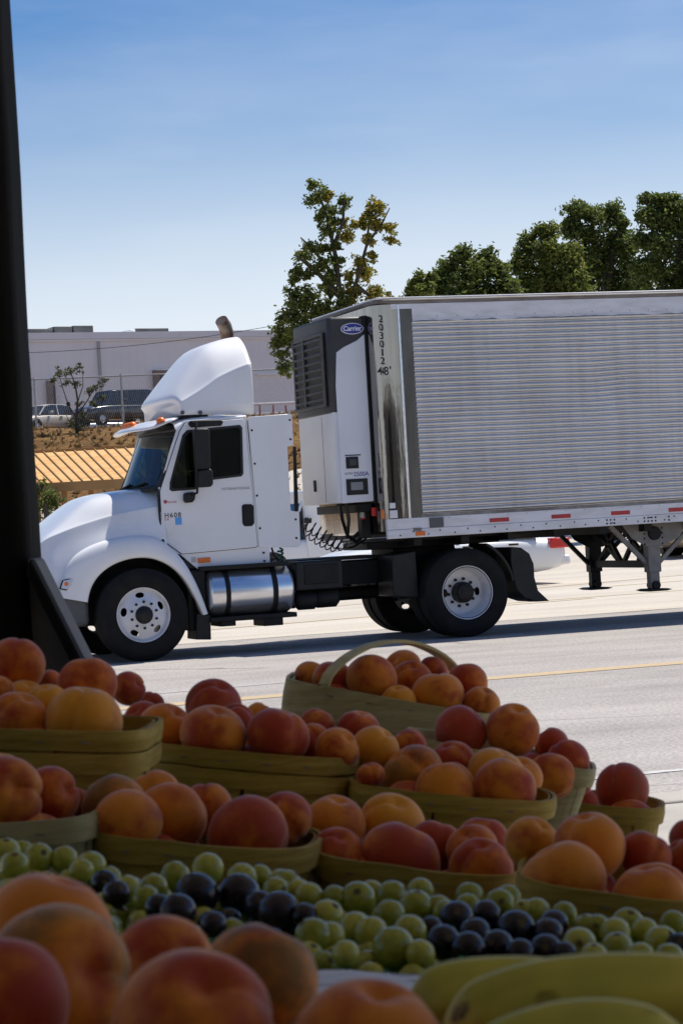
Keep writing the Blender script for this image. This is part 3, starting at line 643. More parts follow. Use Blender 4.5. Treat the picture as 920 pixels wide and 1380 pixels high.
for y0, y1, s in ((YN-.004, YN+.04, -1), (YF-.04, YF+.004, 1)):
    yo = y0 if s < 0 else y1
    MB().box(-.40, TX1, y0, y1, ZP1+.01, ZT-.055).build('upper_panel', M_rail, tl, bevel=.004)
    pts = []                                     # torn, wavy flashing under the upper panel
    n = 160
    rows = []
    for i in range(n+1):
        x = -.40+(6.0)*i/n; zz = ZP1-.012-.03*max(0, noise.noise(Vector((x*3.1, 4, s))))-.012*noise.noise(Vector((x*9, 2, s))); b = .006+.014*max(0, noise.noise(Vector((x*4, 8, s))))
        rows.append([(x, yo+s*.002, ZP1+.012), (x, yo+s*b, zz)])
    fl = MB().grid(rows).build('flashing', M_rail, tl, smooth=True)
    MB().box(-.42, TX1, y0, y1, ZP0-.04, ZP0-.003).build('grimy_strip', M_grime, tl)
    MB().box(TX0+.02, TX1, y0-.006, y1+.006, 1.33, ZP0-.042).build('bottom_rail', M_rail, tl, bevel=.004)
    MB().box(TX0+.02, TX1, y0-.014, y1+.014, ZB, 1.328).build('lower_flange', M_rail, tl, bevel=.006)
    # red reflective strips, rivets
    for px in (672, 755, 835, 912): 
        c = onY(px, 703-(px-672)*.068, YN)
        MB().box(c.x-.125, c.x+.125, yo+s*.0075, yo+s*.0095, 1.352, 1.40).build('reflector_strip', M_redtape, tl)
    for k in range(8):
        X = 3.7+k*1.2; MB().box(X-.125, X+.125, yo+s*.0075, yo+s*.0095, 1.352, 1.40).build('reflector_strip', M_redtape, tl)
    rv = MB()
    def riv(x, z, r_=.013): rv.lathe((x, yo+s*.0145, z), (0, s, 0), [(r_, -.001), (r_*.8, .004), (0, .006)], 6)
    for k in range(22): riv(-.7+k*.17+random.uniform(-.02, .02), 1.275+(.022 if k % 2 else -.016), .011)
    for gx_ in (1.95, 2.0, 2.05, 2.45, 2.5, 2.55, 2.6, 2.78, 3.0, 3.06, 3.12, 3.18, 3.4, 3.46): riv(gx_, 1.255, .014); riv(gx_, 1.297, .014)
    for k in range(40): riv(3.7+k*.25, 1.275, .009)
    tag(rv.build('rivets', M_ink, tl), kind='stuff')
    rv2 = MB()
    for k in range(56): X = -.33+k*.25; rv2.lathe((X, yo+s*.001, ZP1+.035), (0, s, 0), [(.007, 0), (0, .005)], 5).lathe((X, yo+s*.008, ZP0-.06), (0, s, 0), [(.006, 0), (0, .004)], 5)
    tag(rv2.build('rivets', M_grime, tl), kind='stuff')
# roof and top rail: the nose is rounded in plan
def nose(y_in, r_=.10):
    p = [(TX1, y_in), (TX0+r_, y_in)]
    return p
MB().prismZ([(TX1+.02, YN-.012), (TX0+.24, YN-.012), (TX0+.14, YN+.015), (TX0+.05, YN+.10), (TX0, YN+.24), (TX0, YF-.2), (TX0+.2, YF+.012), (TX1+.02, YF+.012)], ZT-.055, ZT+.005).build('top_rail', M_toprail, tl, bevel=.02)
MB().box(TX0+.05, TX1, YN+.03, YF-.03, ZT+.005, ZT+.03).build('roof', M_rail, tl, bevel=.01)
# stainless nose with rounded vertical corner, posts and a dented sheet
rows = []
for z in lin(ZB+.09, ZT-.06, 26):
    row = []
    for x, y in [(-.41, YN), (-.50, YN-.002), (-.555, YN-.002)]: row.append((x, y-.004*noise.noise(Vector((x*6, z*1.3, 1))), z))
    rows.append(row)
MB().grid(rows).build('nose_sheet', dirty('dark_stainless', (.15, .145, .14), (.07, .065, .06), .25, 2, (2, 2, .4), metal=1., bm_=.3), tl, smooth=True)
MB().box(-.585, -.555, YN-.008, YN+.03, ZB+.09, ZT-.06).build('nose_trim', M_alum, tl, bevel=.004)
rows = []
for z in lin(ZB+.09, ZT-.06, 30):
    row = []
    arc = [(-.585, YN), (-.64, YN), (-.69, YN)]+[(-.69-.19*math.sin(R(a_)), YN+.19-.19*math.cos(R(a_))) for a_ in (12, 25, 40, 55, 72, 90)]+[(TX0, .4), (TX0, 1.25), (TX0, 2.2), (TX0, YF-.08), (TX0+.06, YF)]
    for k, (x, y) in enumerate(arc):
        d = .004*noise.noise(Vector((k*.45, z*.6, 6)))+.0015*noise.noise(Vector((k*1.3, z*3.1, 6))); row.append((x, y-d if k < 6 else y, z))
    rows.append(row)
MB().grid(rows).build('nose_corner', M_steel, tl, smooth=True)
MB().box(-.66, -.40, YN-.003, YN+.04, ZT-.115, ZT-.056).build('upper_panel', M_rail, tl)
# front marker lights and placards
for (a_, b, c, d, m, nm) in ((556, 712, 567, 715.5, M_toprail, 'marker_light'), (559, 716.5, 572, 721.5, M_orange, 'marker_light'), (577.5, 698, 597, 710, M_grey, 'placard'), (513, 687, 517, 699, M_orange, 'marker_light'), (524, 678, 532, 685, M_rail, 'placard'), (524, 688, 535, 698, M_rail, 'placard')):
    p, q = onY(a_, b, YN), onY(c, d, YN); MB().box(p.x, q.x, YN-.03 if m is M_orange else YN-.024, YN-.008, q.z, p.z).build(nm, m, tl, bevel=.003)
# numbers on the nose
for k, ch in enumerate('203012'):
    q = onY(512.4+.5*k, 430+11.3*k, YN-.006); text('number', ch, .118, M_ink, tl, facing_side(q.x, YN-.009, q.z), 1, .001, .0015)
q = onY(516.5, 500.5, YN-.006); text('number', "48'", .14, M_ink, tl, facing_side(q.x+.01, YN-.009, q.z), 1.12, .0005, .0015)
# landing gear
LX = 2.70
for y, m in ((.30, dirty('grey_gear_paint', (.26, .25, .235), (.13, .12, .11), .6, 4)), (2.05, M_black)):
    leg = MB().box(LX-.085, LX+.085, y-.075, y+.075, .62, 1.2).build('landing_leg', m, tl, bevel=.01)
    MB().box(LX-.065, LX+.065, y-.055, y+.055, .42, .64).build('inner_leg', m, leg, bevel=.008)
    MB().prismY([(LX-.19, .405), (LX-.12, .385), (LX+.12, .385), (LX+.19, .40), (LX+.12, .415), (LX-.12, .42)], y-.14, y+.14).build('foot', M_black, leg, bevel=.006)
    MB().cyl((LX, y-.1, .46), (LX, y+.1, .46), .05).build('foot_pin', M_black, leg, smooth=True)
    MB().prismY([(LX-.42, 1.222), (LX-.30, 1.05), (LX-.1, .94), (LX+.1, .94), (LX+.34, 1.03), (LX+.48, 1.222)], y-.088, y-.076).build('gusset', m, leg, bevel=.004)
    for dx in (-.13, .11):
        for z in (1.16, 1.10, 1.04, .97): MB().lathe((LX+dx, y-.089, z), (0, -1, 0), [(.014, 0), (0, .01)], 6).build('bolt', M_ink, leg)
    MB().cyl((LX, y-.13, 1.1), (LX, y-.08, 1.1), .085, n=16).build('gear_case', M_black, leg, bevel=.01)
    for (dx, z1) in ((-.55, 1.22), (.62, 1.22)): MB().obox((LX+(.07 if dx > 0 else -.07), y, .72), (LX+dx, y, z1), .05, .05).build('brace', m, leg)
cb = MB().obox((LX, .3, .72), (LX, 2.05, .72), .07, .09).build('cross_brace', M_black, tl)
for (a_, b, z0, z1) in ((.35, 1.15, .72, 1.2), (1.15, .6, .72, 1.2), (1.2, 2.0, .72, 1.2), (1.9, 1.2, .74, 1.2), (.7, .35, .74, 1.2), (1.2, 1.7, .74, 1.2)): MB().obox((LX, a_, z0), (LX, b, z1), .05, .05).build('brace', M_black, cb)
# floor beams and the bogie further back
for k in range(24): MB().box(-.5+k*.6, -.4+k*.6, .05, 2.45, 1.13, 1.22).build('floor_beam', M_black, tl)
MB().box(-.7, 1.3, .3, 2.2, 1.19, 1.224).build('kingpin_plate', M_black, tl)
for X in (10.6, 11.9):
    for y in (0, .32, YF-.57, YF-.25):
        wme = tyre_mb((X, y-.02, .53), .26).build('wheel', M_rubber, tl, smooth=True)
        if y in (0,): MB().lathe((X, y-.02, .53), (0, 1, 0), [(.32, 0), (.3, 0), (.28, .12), (.15, .15), (.1, .02), (0, .0)], 32).build('rim', M_rim, wme, smooth=True)
    MB().cyl((X, .2, .53), (X, 2.3, .53), .08).build('axle', M_black, tl)
MB().box(10, 12.6, .6, .7, .75, 1.13).box(10, 12.6, 1.8, 1.9, .75, 1.13).build('bogie_frame', M_black, tl)

# cooling unit on the nose: side face at Y .25, front face at X = -1.36
RX, RY, RYF = -1.355, .25, 1.68
ru = MB().prismZ([(TX0-.02, RY), (RX+.05, RY), (RX+.012, RY+.02), (RX, RY+.06), (RX-.02, .6), (RX-.02, 1.3), (RX, RYF-.06), (RX+.06, RYF), (TX0-.02, RYF)], 1.68, 3.42).build('cooling_unit', M_reefw, tl, bevel=.01)
sidepoly = xz([(447.5, 560), (448.5, 520), (452.5, 475), (462, 468), (480, 459), (500.5, 450), (514, 674.5), (454, 679)], RY)
side_p = [(max(x, RX+.055), z) for x, z in sidepoly]; side_p = [(min(x, TX0-.03), z) for x, z in side_p]
ck_ = MB().prismZ([(TX0-.02, RY-.004), (RX+.05, RY-.004), (RX+.008, RY+.015), (RX-.006, RY+.06), (RX-.028, .6), (RX-.028, 1.3), (RX-.006, RYF-.05), (RX+.06, RYF+.005), (TX0-.02, RYF+.005)], 2.735, 3.885).build('cowl', M_reefk, ru, bevel=.03)
MB().prismY(side_p, RY-.02, RY-.0045).build('side_panel', M_reefw, ru, bevel=.006)
MB().box(TX0-.035, TX0-.002, RY-.01, RYF, 1.66, 3.89).build('mounting_seal', M_rubseal, ru)
# grille on the front face: frame plus nine slats and a centre bar
ys0, ys1 = .42, 1.50; GX = RX-.034
frm = MB().box(GX-.02, GX+.01, .36, ys0, 2.83, 3.72).box(GX-.02, GX+.01, ys1, 1.56, 2.83, 3.72).box(GX-.02, GX+.01, ys0, ys1, 2.83, 2.875).box(GX-.02, GX+.01, ys0, ys1, 3.675, 3.72).build('grille_frame', M_slat, ru, bevel=.01)
MB().box(GX+.0, GX+.006, ys0, ys1, 2.875, 3.675).build('grille_back', M_rubseal, ru)
for k in range(9):
    z = 2.915+k*.09; MB().prismY([(GX-.025, z), (GX+.0, z-.012), (GX+.0, z+.008), (GX-.02, z+.022)], ys0+.001, ys1-.001).build('slat', M_slat, ru)
MB().box(GX-.028, GX-.004, 1.08, 1.13, 2.876, 3.674).build('grille_bar', M_slat, ru)
# logo, displays, handles
q = onY(474, 443, RY); LY = RY-.008
lg = MB().lathe((0, 0, 0), (0, -1, 0), [(.0, .008), (1, .008), (1, 0)], 40).xf(Matrix.Translation((q.x, LY+.004, q.z)) @ Matrix.Diagonal((.142, 1, .068, 1))).build('logo', M_logoring, ru)
MB().lathe((0, 0, 0), (0, -1, 0), [(.0, .004), (1, .004), (1, 0)], 40).xf(Matrix.Translation((q.x, LY-.004, q.z)) @ Matrix.Diagonal((.132, 1, .058, 1))).build('logo_field', M_logo, ru)
text('logo_text', 'Carrier', .08, M_logoring, ru, Matrix.Translation((q.x, LY-.0085, q.z)) @ Matrix.Rotation(R(90), 4, 'X') @ Matrix.Shear('XY', 4, (.25, 0)), .95, .002, .0008)
def panel(a_, b, c, d, m, nm, dp=.012, y=RY-.02):
    p, q_ = onY(a_, b, y), onY(c, d, y); return MB().box(p.x, q_.x, y-dp, y+.002, q_.z, p.z).build(nm, m, ru, bevel=.004)
panel(465.5, 616, 483, 631, M_blackp, 'gauge_panel'); panel(470, 619, 480, 627, M_screen, 'gauge', .016)
panel(466, 646, 496, 666, M_blackp, 'control_panel'); panel(472, 650, 489, 660, M_screen2, 'display', .016)
panel(505.5, 651, 508.5, 659, M_blackp, 'latch'); panel(506, 647, 507.6, 649, M_blackp, 'latch')
panel(464.5, 613, 486, 613.8, M_grey, 'panel_seam', .003)
q = onY(486.5, 638.8, RY-.02); text('model_text', '2500A', .072, mat('violet_ink', (.10, .09, .30), .5), ru, facing_side(q.x, RY-.0215, q.z), 1, .001, .0008)
q = onY(470, 638.3, RY-.02); text('model_text', 'ULTRA', .034, mat('grey_ink', (.22, .22, .24), .4), ru, facing_side(q.x, RY-.0215, q.z), 1, .001, .0008)
MB().box(RX-.04, RX-.018, .98, 1.05, 1.84, 1.98).build('door_latch', M_blackp, ru, bevel=.008)
MB().box(RX-.022, RX-.0195, .62, .63, 1.7, 2.72).build('panel_seam', M_grey, ru)
# fittings and hoses under the unit
MB().box(TX0-.22, TX0-.01, .35, 1.9, 1.56, 1.66).box(TX0-.12, TX0-.01, .45, .62, 1.25, 1.56).build('unit_bracket', M_black, ru, bevel=.01)
for pts in ([(458, 681, .5), (461, 700, .6), (468, 722, .8), (480, 730, 1.)], [(466, 680, .5), (470, 700, .5), (468, 724, .7)], [(472, 728, .9), (486, 715, .8), (500, 700, .6), (505, 690, .5)], [(480, 730, .9), (494, 718, .7), (503, 706, .5), (506, 696, .45)]):
    MB().tube([onY(a_, b, y) for a_, b, y in pts], .022, 8).build('hose', M_hose, ru, smooth=True)
p = onY(488, 684, .45); MB().cyl(p, p+Vector((0, 0, -.12)), .035, n=14).build('glad_hand', mat('dull_alloy', (.4, .4, .4), .4, .7), ru, smooth=True)
p = onY(489, 694, .45); MB().cyl(p, p+Vector((0, 0, -.05)), .03, n=14).build('glad_hand', M_red, ru, smooth=True)
p = onY(504, 684, .3); MB().cyl(p, p+Vector((0, 0, -.1)), .04, n=14).build('glad_hand', M_red, ru, smooth=True)

# ------------------------------------------------------------------ parked vehicles
def gz(p): return terrain(p)
def car(name, label, cat, loc, rz, paint, L=4.7, W=1.78, H=1.45, kind='sedan', group=None, rear=.95):
    """local: +x is the front, z up, wheels on z = 0"""
    c = root(name, loc, rz, world=False); tag(c, label, cat, group)
    hw = W/2; suv = kind in ('suv', 'pickup'); zb = .32 if suv else .22; belt = H*(.60 if suv else .62)
    rw_ = .36 if suv else .31
    wx = (L/2-.85, -L/2+rear)
    if kind == 'sedan': st = [(-L/2, .40, .55, .70, .86), (-L/2+.12, zb+.05, .6, .80, .93), (-L/2+.6, zb, .62, .86, .97), (-L/2+1.1, zb, .64, .89, 1.0), (0, zb, .64, .89, .99), (L/2-1.5, zb, .64, .89, .98), (L/2-1.0, zb, .62, .86, .93), (L/2-.35, zb, .58, .80, .86), (L/2-.06, zb+.06, .55, .66, .76), (L/2, .36, .5, .56, .62)]
    elif kind == 'suv': st = [(-L/2, .5, .7, 1.0, 1.1), (-L/2+.08, zb+.05, .75, 1.06, 1.14), (-L/2+.7, zb, .75, 1.08, 1.15), (0, zb, .75, 1.08, 1.15), (L/2-1.45, zb, .75, 1.08, 1.14), (L/2-1.1, zb, .75, 1.05, 1.11), (L/2-.3, zb, .72, .98, 1.05), (L/2-.04, zb+.05, .7, .9, .98), (L/2, .45, .62, .8, .86)]
    else: st = [(-L/2, .55, .7, 1.0, 1.06), (-L/2+.06, zb+.1, .75, 1.05, 1.10), (-L/2+1.9, zb, .75, 1.08, 1.12), (0, zb, .75, 1.08, 1.12), (L/2-1.45, zb, .75, 1.08, 1.12), (L/2-1.1, zb, .75, 1.05, 1.10), (L/2-.3, zb, .72, 1.0, 1.06), (L/2-.04, zb+.05, .7, .95, 1.0), (L/2, .5, .62, .85, .9)]
    rows = []
    for x, z0, z1, z2, z3 in st:
        e = 1-.10*(abs(x)/(L/2))**4; h = hw*e
        hf = [(h-.14, z0), (h-.02, z0+.07), (h, z1), (h-.02, z2-.06), (h-.07, z2), (h-.22, z3-.02), (h*.45, z3)]
        rows.append([(x, -y, z) for y, z in hf]+[(x, 0, z3+.01)]+[(x, y, z) for y, z in reversed(hf)])
    b = MB().grid(rows, cu=True); n = len(rows[0]); b.f += [tuple(range(n)), tuple(range((len(rows)-1)*n, len(rows)*n))]
    body = b.build('body', paint, c, smooth=True, sub=1)
    if kind == 'sedan': g = [(-L/2+.62, .94), (-L/2+1.25, H-.06), (-L/2+1.75, H), (L/2-2.15, H), (L/2-2.45+.75, H-.08), (L/2-1.12, .92)]; sides = (1, 4)
    elif kind == 'suv': g = [(-L/2+.10, 1.1), (-L/2+.32, H-.06), (-L/2+.7, H), (L/2-2.1, H), (L/2-1.75, H-.06), (L/2-1.25, 1.1)]
    else: g = [(-L/2+2.0, 1.08), (-L/2+2.12, H-.06), (-L/2+2.4, H), (L/2-2.1, H), (L/2-1.85, H-.06), (L/2-1.3, 1.08)]
    def yy(z): return hw-.10-.17*(z-.95)/(H-.95)
    rows = [[(x, -yy(z), z) for x, z in g], [(x, yy(z), z) for x, z in g]]
    gh = MB(); k = len(g)
    gh.v = [Vector(p) for p in rows[0]+rows[1]]; gh.f = [tuple(range(k)), tuple(range(2*k-1, k-1, -1))]+[(i, i+k, i+k+1, i+1) for i in range(k-1)]
    gh.build('window_glass', M_cglass, c, bevel=.03)
    # roof skin and pillars
    rp_ = MB(); rz_ = [g[1], g[2], g[3], g[4]]
    rp_.grid([[(x, -yy(z)-.004, z+.008-.03), (x, -yy(z)+.03, z+.012), (x, 0, z+.03), (x, yy(z)-.03, z+.012), (x, yy(z)+.004, z+.008-.03)] for x, z in rz_]).build('roof', paint, c, smooth=True)
    def pil(a, q):
        for s in (-1, 1):
            m = MB().obox((a[0], s*(yy(a[1])+.0), a[1]), (q[0], s*(yy(q[1])+.0), q[1]), .06, .05, (0, 1, 0)); m.build('pillar', paint, c)
    pil(g[5], g[4]); pil(g[0], g[1])
    midx = (g[0][0]+g[5][0])/2
    pil((midx+.05, g[0][1]-.02), (midx, H-.04))
    if kind == 'suv': pil((g[1][0]+.8, g[0][1]), (g[1][0]+.75, H-.04))
    for i, x in enumerate(wx):
        for s in (-1, 1):
            MB().lathe((x, s*(hw-.03), rw_+.03), (0, s, 0), [(0, .012), (rw_+.07, .012), (rw_+.07, -.2)], 24).build('wheel_arch', M_rubseal, c)
            wh = MB().lathe((x, s*(hw-.19), rw_), (0, s, 0), [(rw_*.6, .2), (rw_*.9, .21), (rw_, .18), (rw_, .02), (rw_*.9, 0)], 28).build('wheel', M_rubber, c, smooth=True)
            MB().lathe((x, s*(hw-.19), rw_), (0, s, 0), [(rw_*.62, .2), (rw_*.55, .17), (rw_*.3, .185), (rw_*.12, .2), (0, .2)], 20).build('rim', mat('alloy_rim', (.45, .45, .46), .35, .6), wh, smooth=True)
    zl = .62 if kind == 'sedan' else .82
    for s in (-1, 1):
        MB().box(L/2-.16, L/2-.005, s*(hw-.42)-.16, s*(hw-.42)+.16, zl-.07, zl+.08).build('headlight', mat('lamp_lens', (.55, .6, .68), .1), c, bevel=.02)
        MB().box(-L/2-.012, -L/2+.40, s*(hw-.22)-.20, s*(hw-.22)+.20, zl+.08, zl+.28).build('tail_light', M_red, c, bevel=.03)
        MB().box(midx+.65, midx+.80, s*(hw-.02)-.10+.1*s, s*(hw-.02)+.10+.1*s, H*.66, H*.66+.14).build('mirror', paint if kind == 'sedan' else M_blackp, c, bevel=.03)
        for x in (midx-.2, midx-1.15):
            if kind == 'pickup' and x < midx-.5: continue
            MB().box(x, x+.2, s*hw-.03, s*hw+.02, .80 if kind == 'sedan' else .98, .84 if kind == 'sedan' else 1.02).build('door_handle', M_blackp, c, bevel=.01)
    MB().box(L/2-.1, L/2+.012, -.42, .42, zl-.08, zl+.06).build('grille', M_blackp, c, bevel=.02)
    MB().box(L/2-.2, L/2+.05, -hw+.12, hw-.12, .36, .52).build('front_bumper', M_blackp if suv else paint, c, bevel=.05)
    MB().box(-L/2-.05, -L/2+.2, -hw+.10, hw-.10, .36, .56).build('rear_bumper', M_chrome if kind == 'pickup' else paint, c, bevel=.05)
    return c, body
P_white = mat('car_white', (.74, .75, .76), .25, 0, .5, Coat_Weight=.5)
P_dark = mat('car_charcoal', (.035, .038, .045), .22, .3, .5, Coat_Weight=.6)
P_beige = mat('car_beige', (.58, .53, .46), .3, .1, .5, Coat_Weight=.4)
P_teal = mat('car_teal', (.10, .22, .25), .25, .3, .5, Coat_Weight=.5)
P_grey = mat('car_silver', (.40, .41, .43), .28, .4, .5, Coat_Weight=.5)
P_tan = mat('car_tan', (.25, .19, .13), .3, .1, .5, Coat_Weight=.5)
def ground_at(px, D, py=700): p = dep(px, py, D); p.z = terrain(p); return p
HV = -YAW                                         # rotation that aligns local x with the image's right
def facing(deg): return HV+R(deg)
# white sedan just behind the drive wheels, nose to the left
p = ground_at(586, 46.5); car('parked_car', 'white sedan with red tail lamp seen under the trailer behind the drive wheels', 'car', p, R(180)-.05, P_white, 4.95, 1.8, 1.42, rear=1.25)
# white pickup with service body behind the gap between cab and trailer
p = ground_at(452, 58); pk, _ = car('cargo_van', 'white cargo van seen through the gap behind the cab', 'van', p, R(180)+.02, P_white, 5.7, 1.95, 2.22, 'pickup')
sb_ = MB().box(-2.86, 1.10, -1.0, 1.0, .62, 2.27).build('cargo_body', P_white, pk, bevel=.05)
for x in (-.55, -1.6): MB().box(x, x+1.0, .99, 1.008, .75, 2.05).build('cargo_door', P_white, sb_, bevel=.01)
p = ground_at(903, 60); car('parked_car', 'dark tan car at the right edge beyond the landing gear', 'car', p+Vector((1.8, 0, 0)), R(180)+.15, P_tan, 4.6, 1.78, 1.45)
# vehicles on the hill
p = dep(62, 575, 128); p.z = terrain(p); car('parked_car', 'pale beige sedan at the hilltop fence beside the sapling', 'car', p, facing(-128), P_beige, 4.7, 1.8, 1.5, group='cars parked on the hill')
p = dep(157, 572, 129); p.z = terrain(p)+.12; car('sport_utility_vehicle', 'dark charcoal sport utility vehicle parked behind the hilltop fence', 'car', p, facing(-138), P_dark, 4.9, 1.9, 1.95, 'suv', 'cars parked on the hill')
p = dep(131, 572, 140); p.z = terrain(p); car('parked_car', 'pale silver car half hidden behind the dark sport utility vehicle', 'car', p, facing(-150), P_grey, 4.6, 1.78, 1.62, group='cars parked on the hill')
p = dep(96, 690, 84); p.z = terrain(p)+.1; car('parked_car', 'teal car with dark windscreen below the tan shelter roof', 'car', p, facing(195), P_teal, 4.5, 1.76, 1.42)

# ------------------------------------------------------------------ warehouse on the hill
M_wall = mat('warehouse_siding', (.68, .68, .70), .55); t = tex(M_wall, (1, 1, 1), sc_=.35, det=6)
base(M_wall, ramp(M_wall, t.outputs[0], [(.35, (.90, .895, .87)), (.7, (.83, .825, .80))]).outputs[0])
A, B = dep(-60, 452, 162), dep(560, 434, 180); A.z = B.z = 0
dx_ = (B-A).normalized(); dn = Vector((-dx_.y, dx_.x, 0)); TOPZ = dep(120, 446.3, 165.2).z; BZ = 7.0
wh_ = root('warehouse', (A+B)/2+Vector((0, 0, BZ))); tag(wh_, 'long white metal warehouse on the hill behind the fence', 'building')
def wbox(s0, s1, d0, d1, z0, z1):                 # s along the wall in metres from A, d outwards towards the camera
    mb = MB(); c = [A+dx_*s-dn*d for s, d in ((s0, d0), (s1, d0), (s1, d1), (s0, d1))]
    return mb.add([(q.x, q.y, z0) for q in c]+[(q.x, q.y, z1) for q in c], [(0, 3, 2, 1), (4, 5, 6, 7), (0, 1, 5, 4), (1, 2, 6, 5), (2, 3, 7, 6), (3, 0, 4, 7)])
LW = (B-A).length
def alongpx(px, py):                               # position along the wall under a photo column
    d = ray(px, py); n = dn; t_ = (A-CAM).dot(n)/d.dot(n); return (CAM+d*t_-A).dot(dx_)
wall = wbox(0, LW, -30, 0, BZ, TOPZ).build('wall', M_wall, wh_)
nr = int(LW/.62)
for k in range(nr): wbox(k*.62, k*.62+.06, .001, .012, BZ, TOPZ-.43).build('siding_rib', M_wall, wall)
wbox(-.1, LW+.1, -.1, .12, TOPZ-.42, TOPZ+.06).build('eave_trim', M_fairing, wh_)
wbox(0, LW, .036, .08, TOPZ-.60, TOPZ-.44).build('gutter', M_wall, wh_)
s0 = alongpx(133, 480); wbox(s0-.09, s0+.09, .036, .2, BZ, TOPZ-.6).build('downspout', mat('downspout_grey', (.42, .42, .44), .5), wh_)
wbox(alongpx(345, 500), LW, .037, .10, TOPZ-3.3, TOPZ-3.1).build('trim_band', M_wall, wh_)
M_unit = dirty('roof_unit', (.07, .07, .075), (.13, .13, .13), .6, 1)
for (a_, b, h) in ((46, 86, .55), (88, 112, .7), (114, 141, .75)): wbox(alongpx(a_, 442), alongpx(b, 442), -4, -2, TOPZ, TOPZ+h).build('roof_unit', M_unit, wh_, bevel=.05)
wbox(alongpx(190, 440), alongpx(198, 440), -4, -2, TOPZ, TOPZ+.42).build('roof_unit', M_fairing, wh_, bevel=.05); wbox(alongpx(198.3, 440), alongpx(243, 440), -4, -2, TOPZ, TOPZ+.5).build('roof_unit', M_unit, wh_, bevel=.05)
def zpx(px, py): d = ray(px, py); t_ = (A-CAM).dot(dn)/d.dot(dn); return (CAM+d*t_).z
M_dark = mat('dark_opening', (.05, .048, .045), .7); M_brown = dirty('brown_seal', (.20, .15, .12), (.28, .24, .21), .7, 2)
for (a_, b, top) in ((62, 76, 513), (206, 231, 499)):
    q0, q1, zt = alongpx(a_, 520), alongpx(b, 520), zpx(a_, top)
    dd = wbox(q0, q1, .036, .5, BZ, zt).build('dock_shelter', M_brown, wh_, bevel=.04); wbox(q0+.35, q1-.3, .501, .53, BZ, zt-.4).build('dock_door', M_dark, dd); wbox(q1-.28, q1-.05, .501, .55, BZ, zt-.1).build('dock_seal', M_rail, dd)
# low rail with red posts at the right end of the yard
rl = root('pipe_railing', dep(365, 565, 150)); tag(rl, 'low white railing with thin red posts in front of the warehouse', 'railing')
for (z, th) in ((543, .10), (556, .06)): MB().tube([dep(338, z+2, 150), dep(405, z-1, 150)], th, 6).build('rail', M_rail, rl)
for a_ in (350, 368, 385, 400): MB().tube([dep(a_, 546, 149.8), dep(a_+1, 575, 149.8)], .06, 6).build('post', mat('red_post', (.42, .12, .07), .6), rl)

# ------------------------------------------------------------------ chain link fence on the bank
M_galv = dirty('galvanised_pipe', (.42, .42, .42), (.30, .29, .28), .45, 6, metal=.4)
fz = root('chain_link_fence', ground_at(160, 117)); tag(fz, 'galvanised chain link fence with pipe posts along the top of the bank', 'fence')
FP = [(-70, 117.6), (46, 117), (163, 116.5), (281, 116.2), (398, 116), (516, 116)]
tops = [dep(px, 511.5-(px-46)*.0425, D) for px, D in FP]
for q in tops:
    g_ = terrain(q)-.3; MB().tube([(q.x, q.y, g_), (q.x, q.y, q.z+.1)], .05, 8).build('post', M_galv, fz, smooth=True)
MB().tube(tops, .038, 8).build('top_rail', M_galv, fz, smooth=True)
wire = MB(); mwire = M_galv
for q, r_ in zip(tops, tops[1:]):
    n = 46
    for k in range(n):
        for s in (0, 1):
            a_ = q.lerp(r_, (k+s)/n); b = q.lerp(r_, (k+1-s)/n+(5/n if s == 0 else -5/n)); b = q.lerp(r_, min(max((k+(6 if s == 0 else -5))/n, 0), 1)); b = Vector((b.x, b.y, terrain(b)+.05)); wire.obox(a_, b, .006, .006)
tag(wire.build('fence_mesh', M_galv, fz), kind='stuff')

# ------------------------------------------------------------------ tan shelter roof with standing seams
M_tan = dirty('tan_metal_roof', (.66, .40, .155), (.58, .30, .09), .7, .9, (.5, 3, 3), .45, .62)
M_tand = dirty('tan_fascia', (.36, .20, .075), (.28, .15, .05), .7, 1.2)
cpA, cpB = dep(15, 651, 89), dep(262, 642.5, 89.5); zE = (cpA.z+cpB.z)/2; cpA.z = cpB.z = zE
rA, rB = dep(-24, 613.5, 93.2), dep(223, 601, 93.7); zR = (rA.z+rB.z)/2; rA.z = rB.z = zR
cpt = root('shelter', ground_at(110, 91)); tag(cpt, 'open shelter with a tan standing seam metal roof below the bank', 'shelter')
MB().add([cpA, cpB, rB, rA, cpA-Vector((0, 0, .08)), cpB-Vector((0, 0, .08)), rB-Vector((0, 0, .08)), rA-Vector((0, 0, .08))], [(0, 1, 2, 3), (7, 6, 5, 4), (0, 4, 5, 1), (1, 5, 6, 2), (2, 6, 7, 3), (3, 7, 4, 0)]).build('roof_sheet', M_tan, cpt)
nS = 18
for k in range(nS+1):
    t_ = k/nS; a_, b = cpA.lerp(cpB, t_), rA.lerp(rB, t_); a_ = a_+Vector((0, 0, .025)); b = b+Vector((0, 0, .025)); MB().obox(a_, b, .045, .05).build('roof_seam', M_tand, cpt)
MB().obox(cpA+Vector((0, -.05, -.18)), cpB+Vector((0, -.05, -.18)), .08, .36).build('fascia', M_tand, cpt)
MB().obox(rA+Vector((0, .05, .03)), rB+Vector((0, .05, .03)), .2, .1).build('ridge_cap', M_tand, cpt)
for t_ in (.05, .28, .57, .95):
    q = cpA.lerp(cpB, t_)+Vector((.1, .3, 0)); MB().box(q.x-.09, q.x+.09, q.y-.09, q.y+.09, terrain(q)-.2, zE-.3).build('post', M_tand, cpt)
    q = rA.lerp(rB, t_)+Vector((0, -.3, 0)); MB().box(q.x-.09, q.x+.09, q.y-.09, q.y+.09, terrain(q)-.2, zR-.1).build('post', M_tand, cpt)

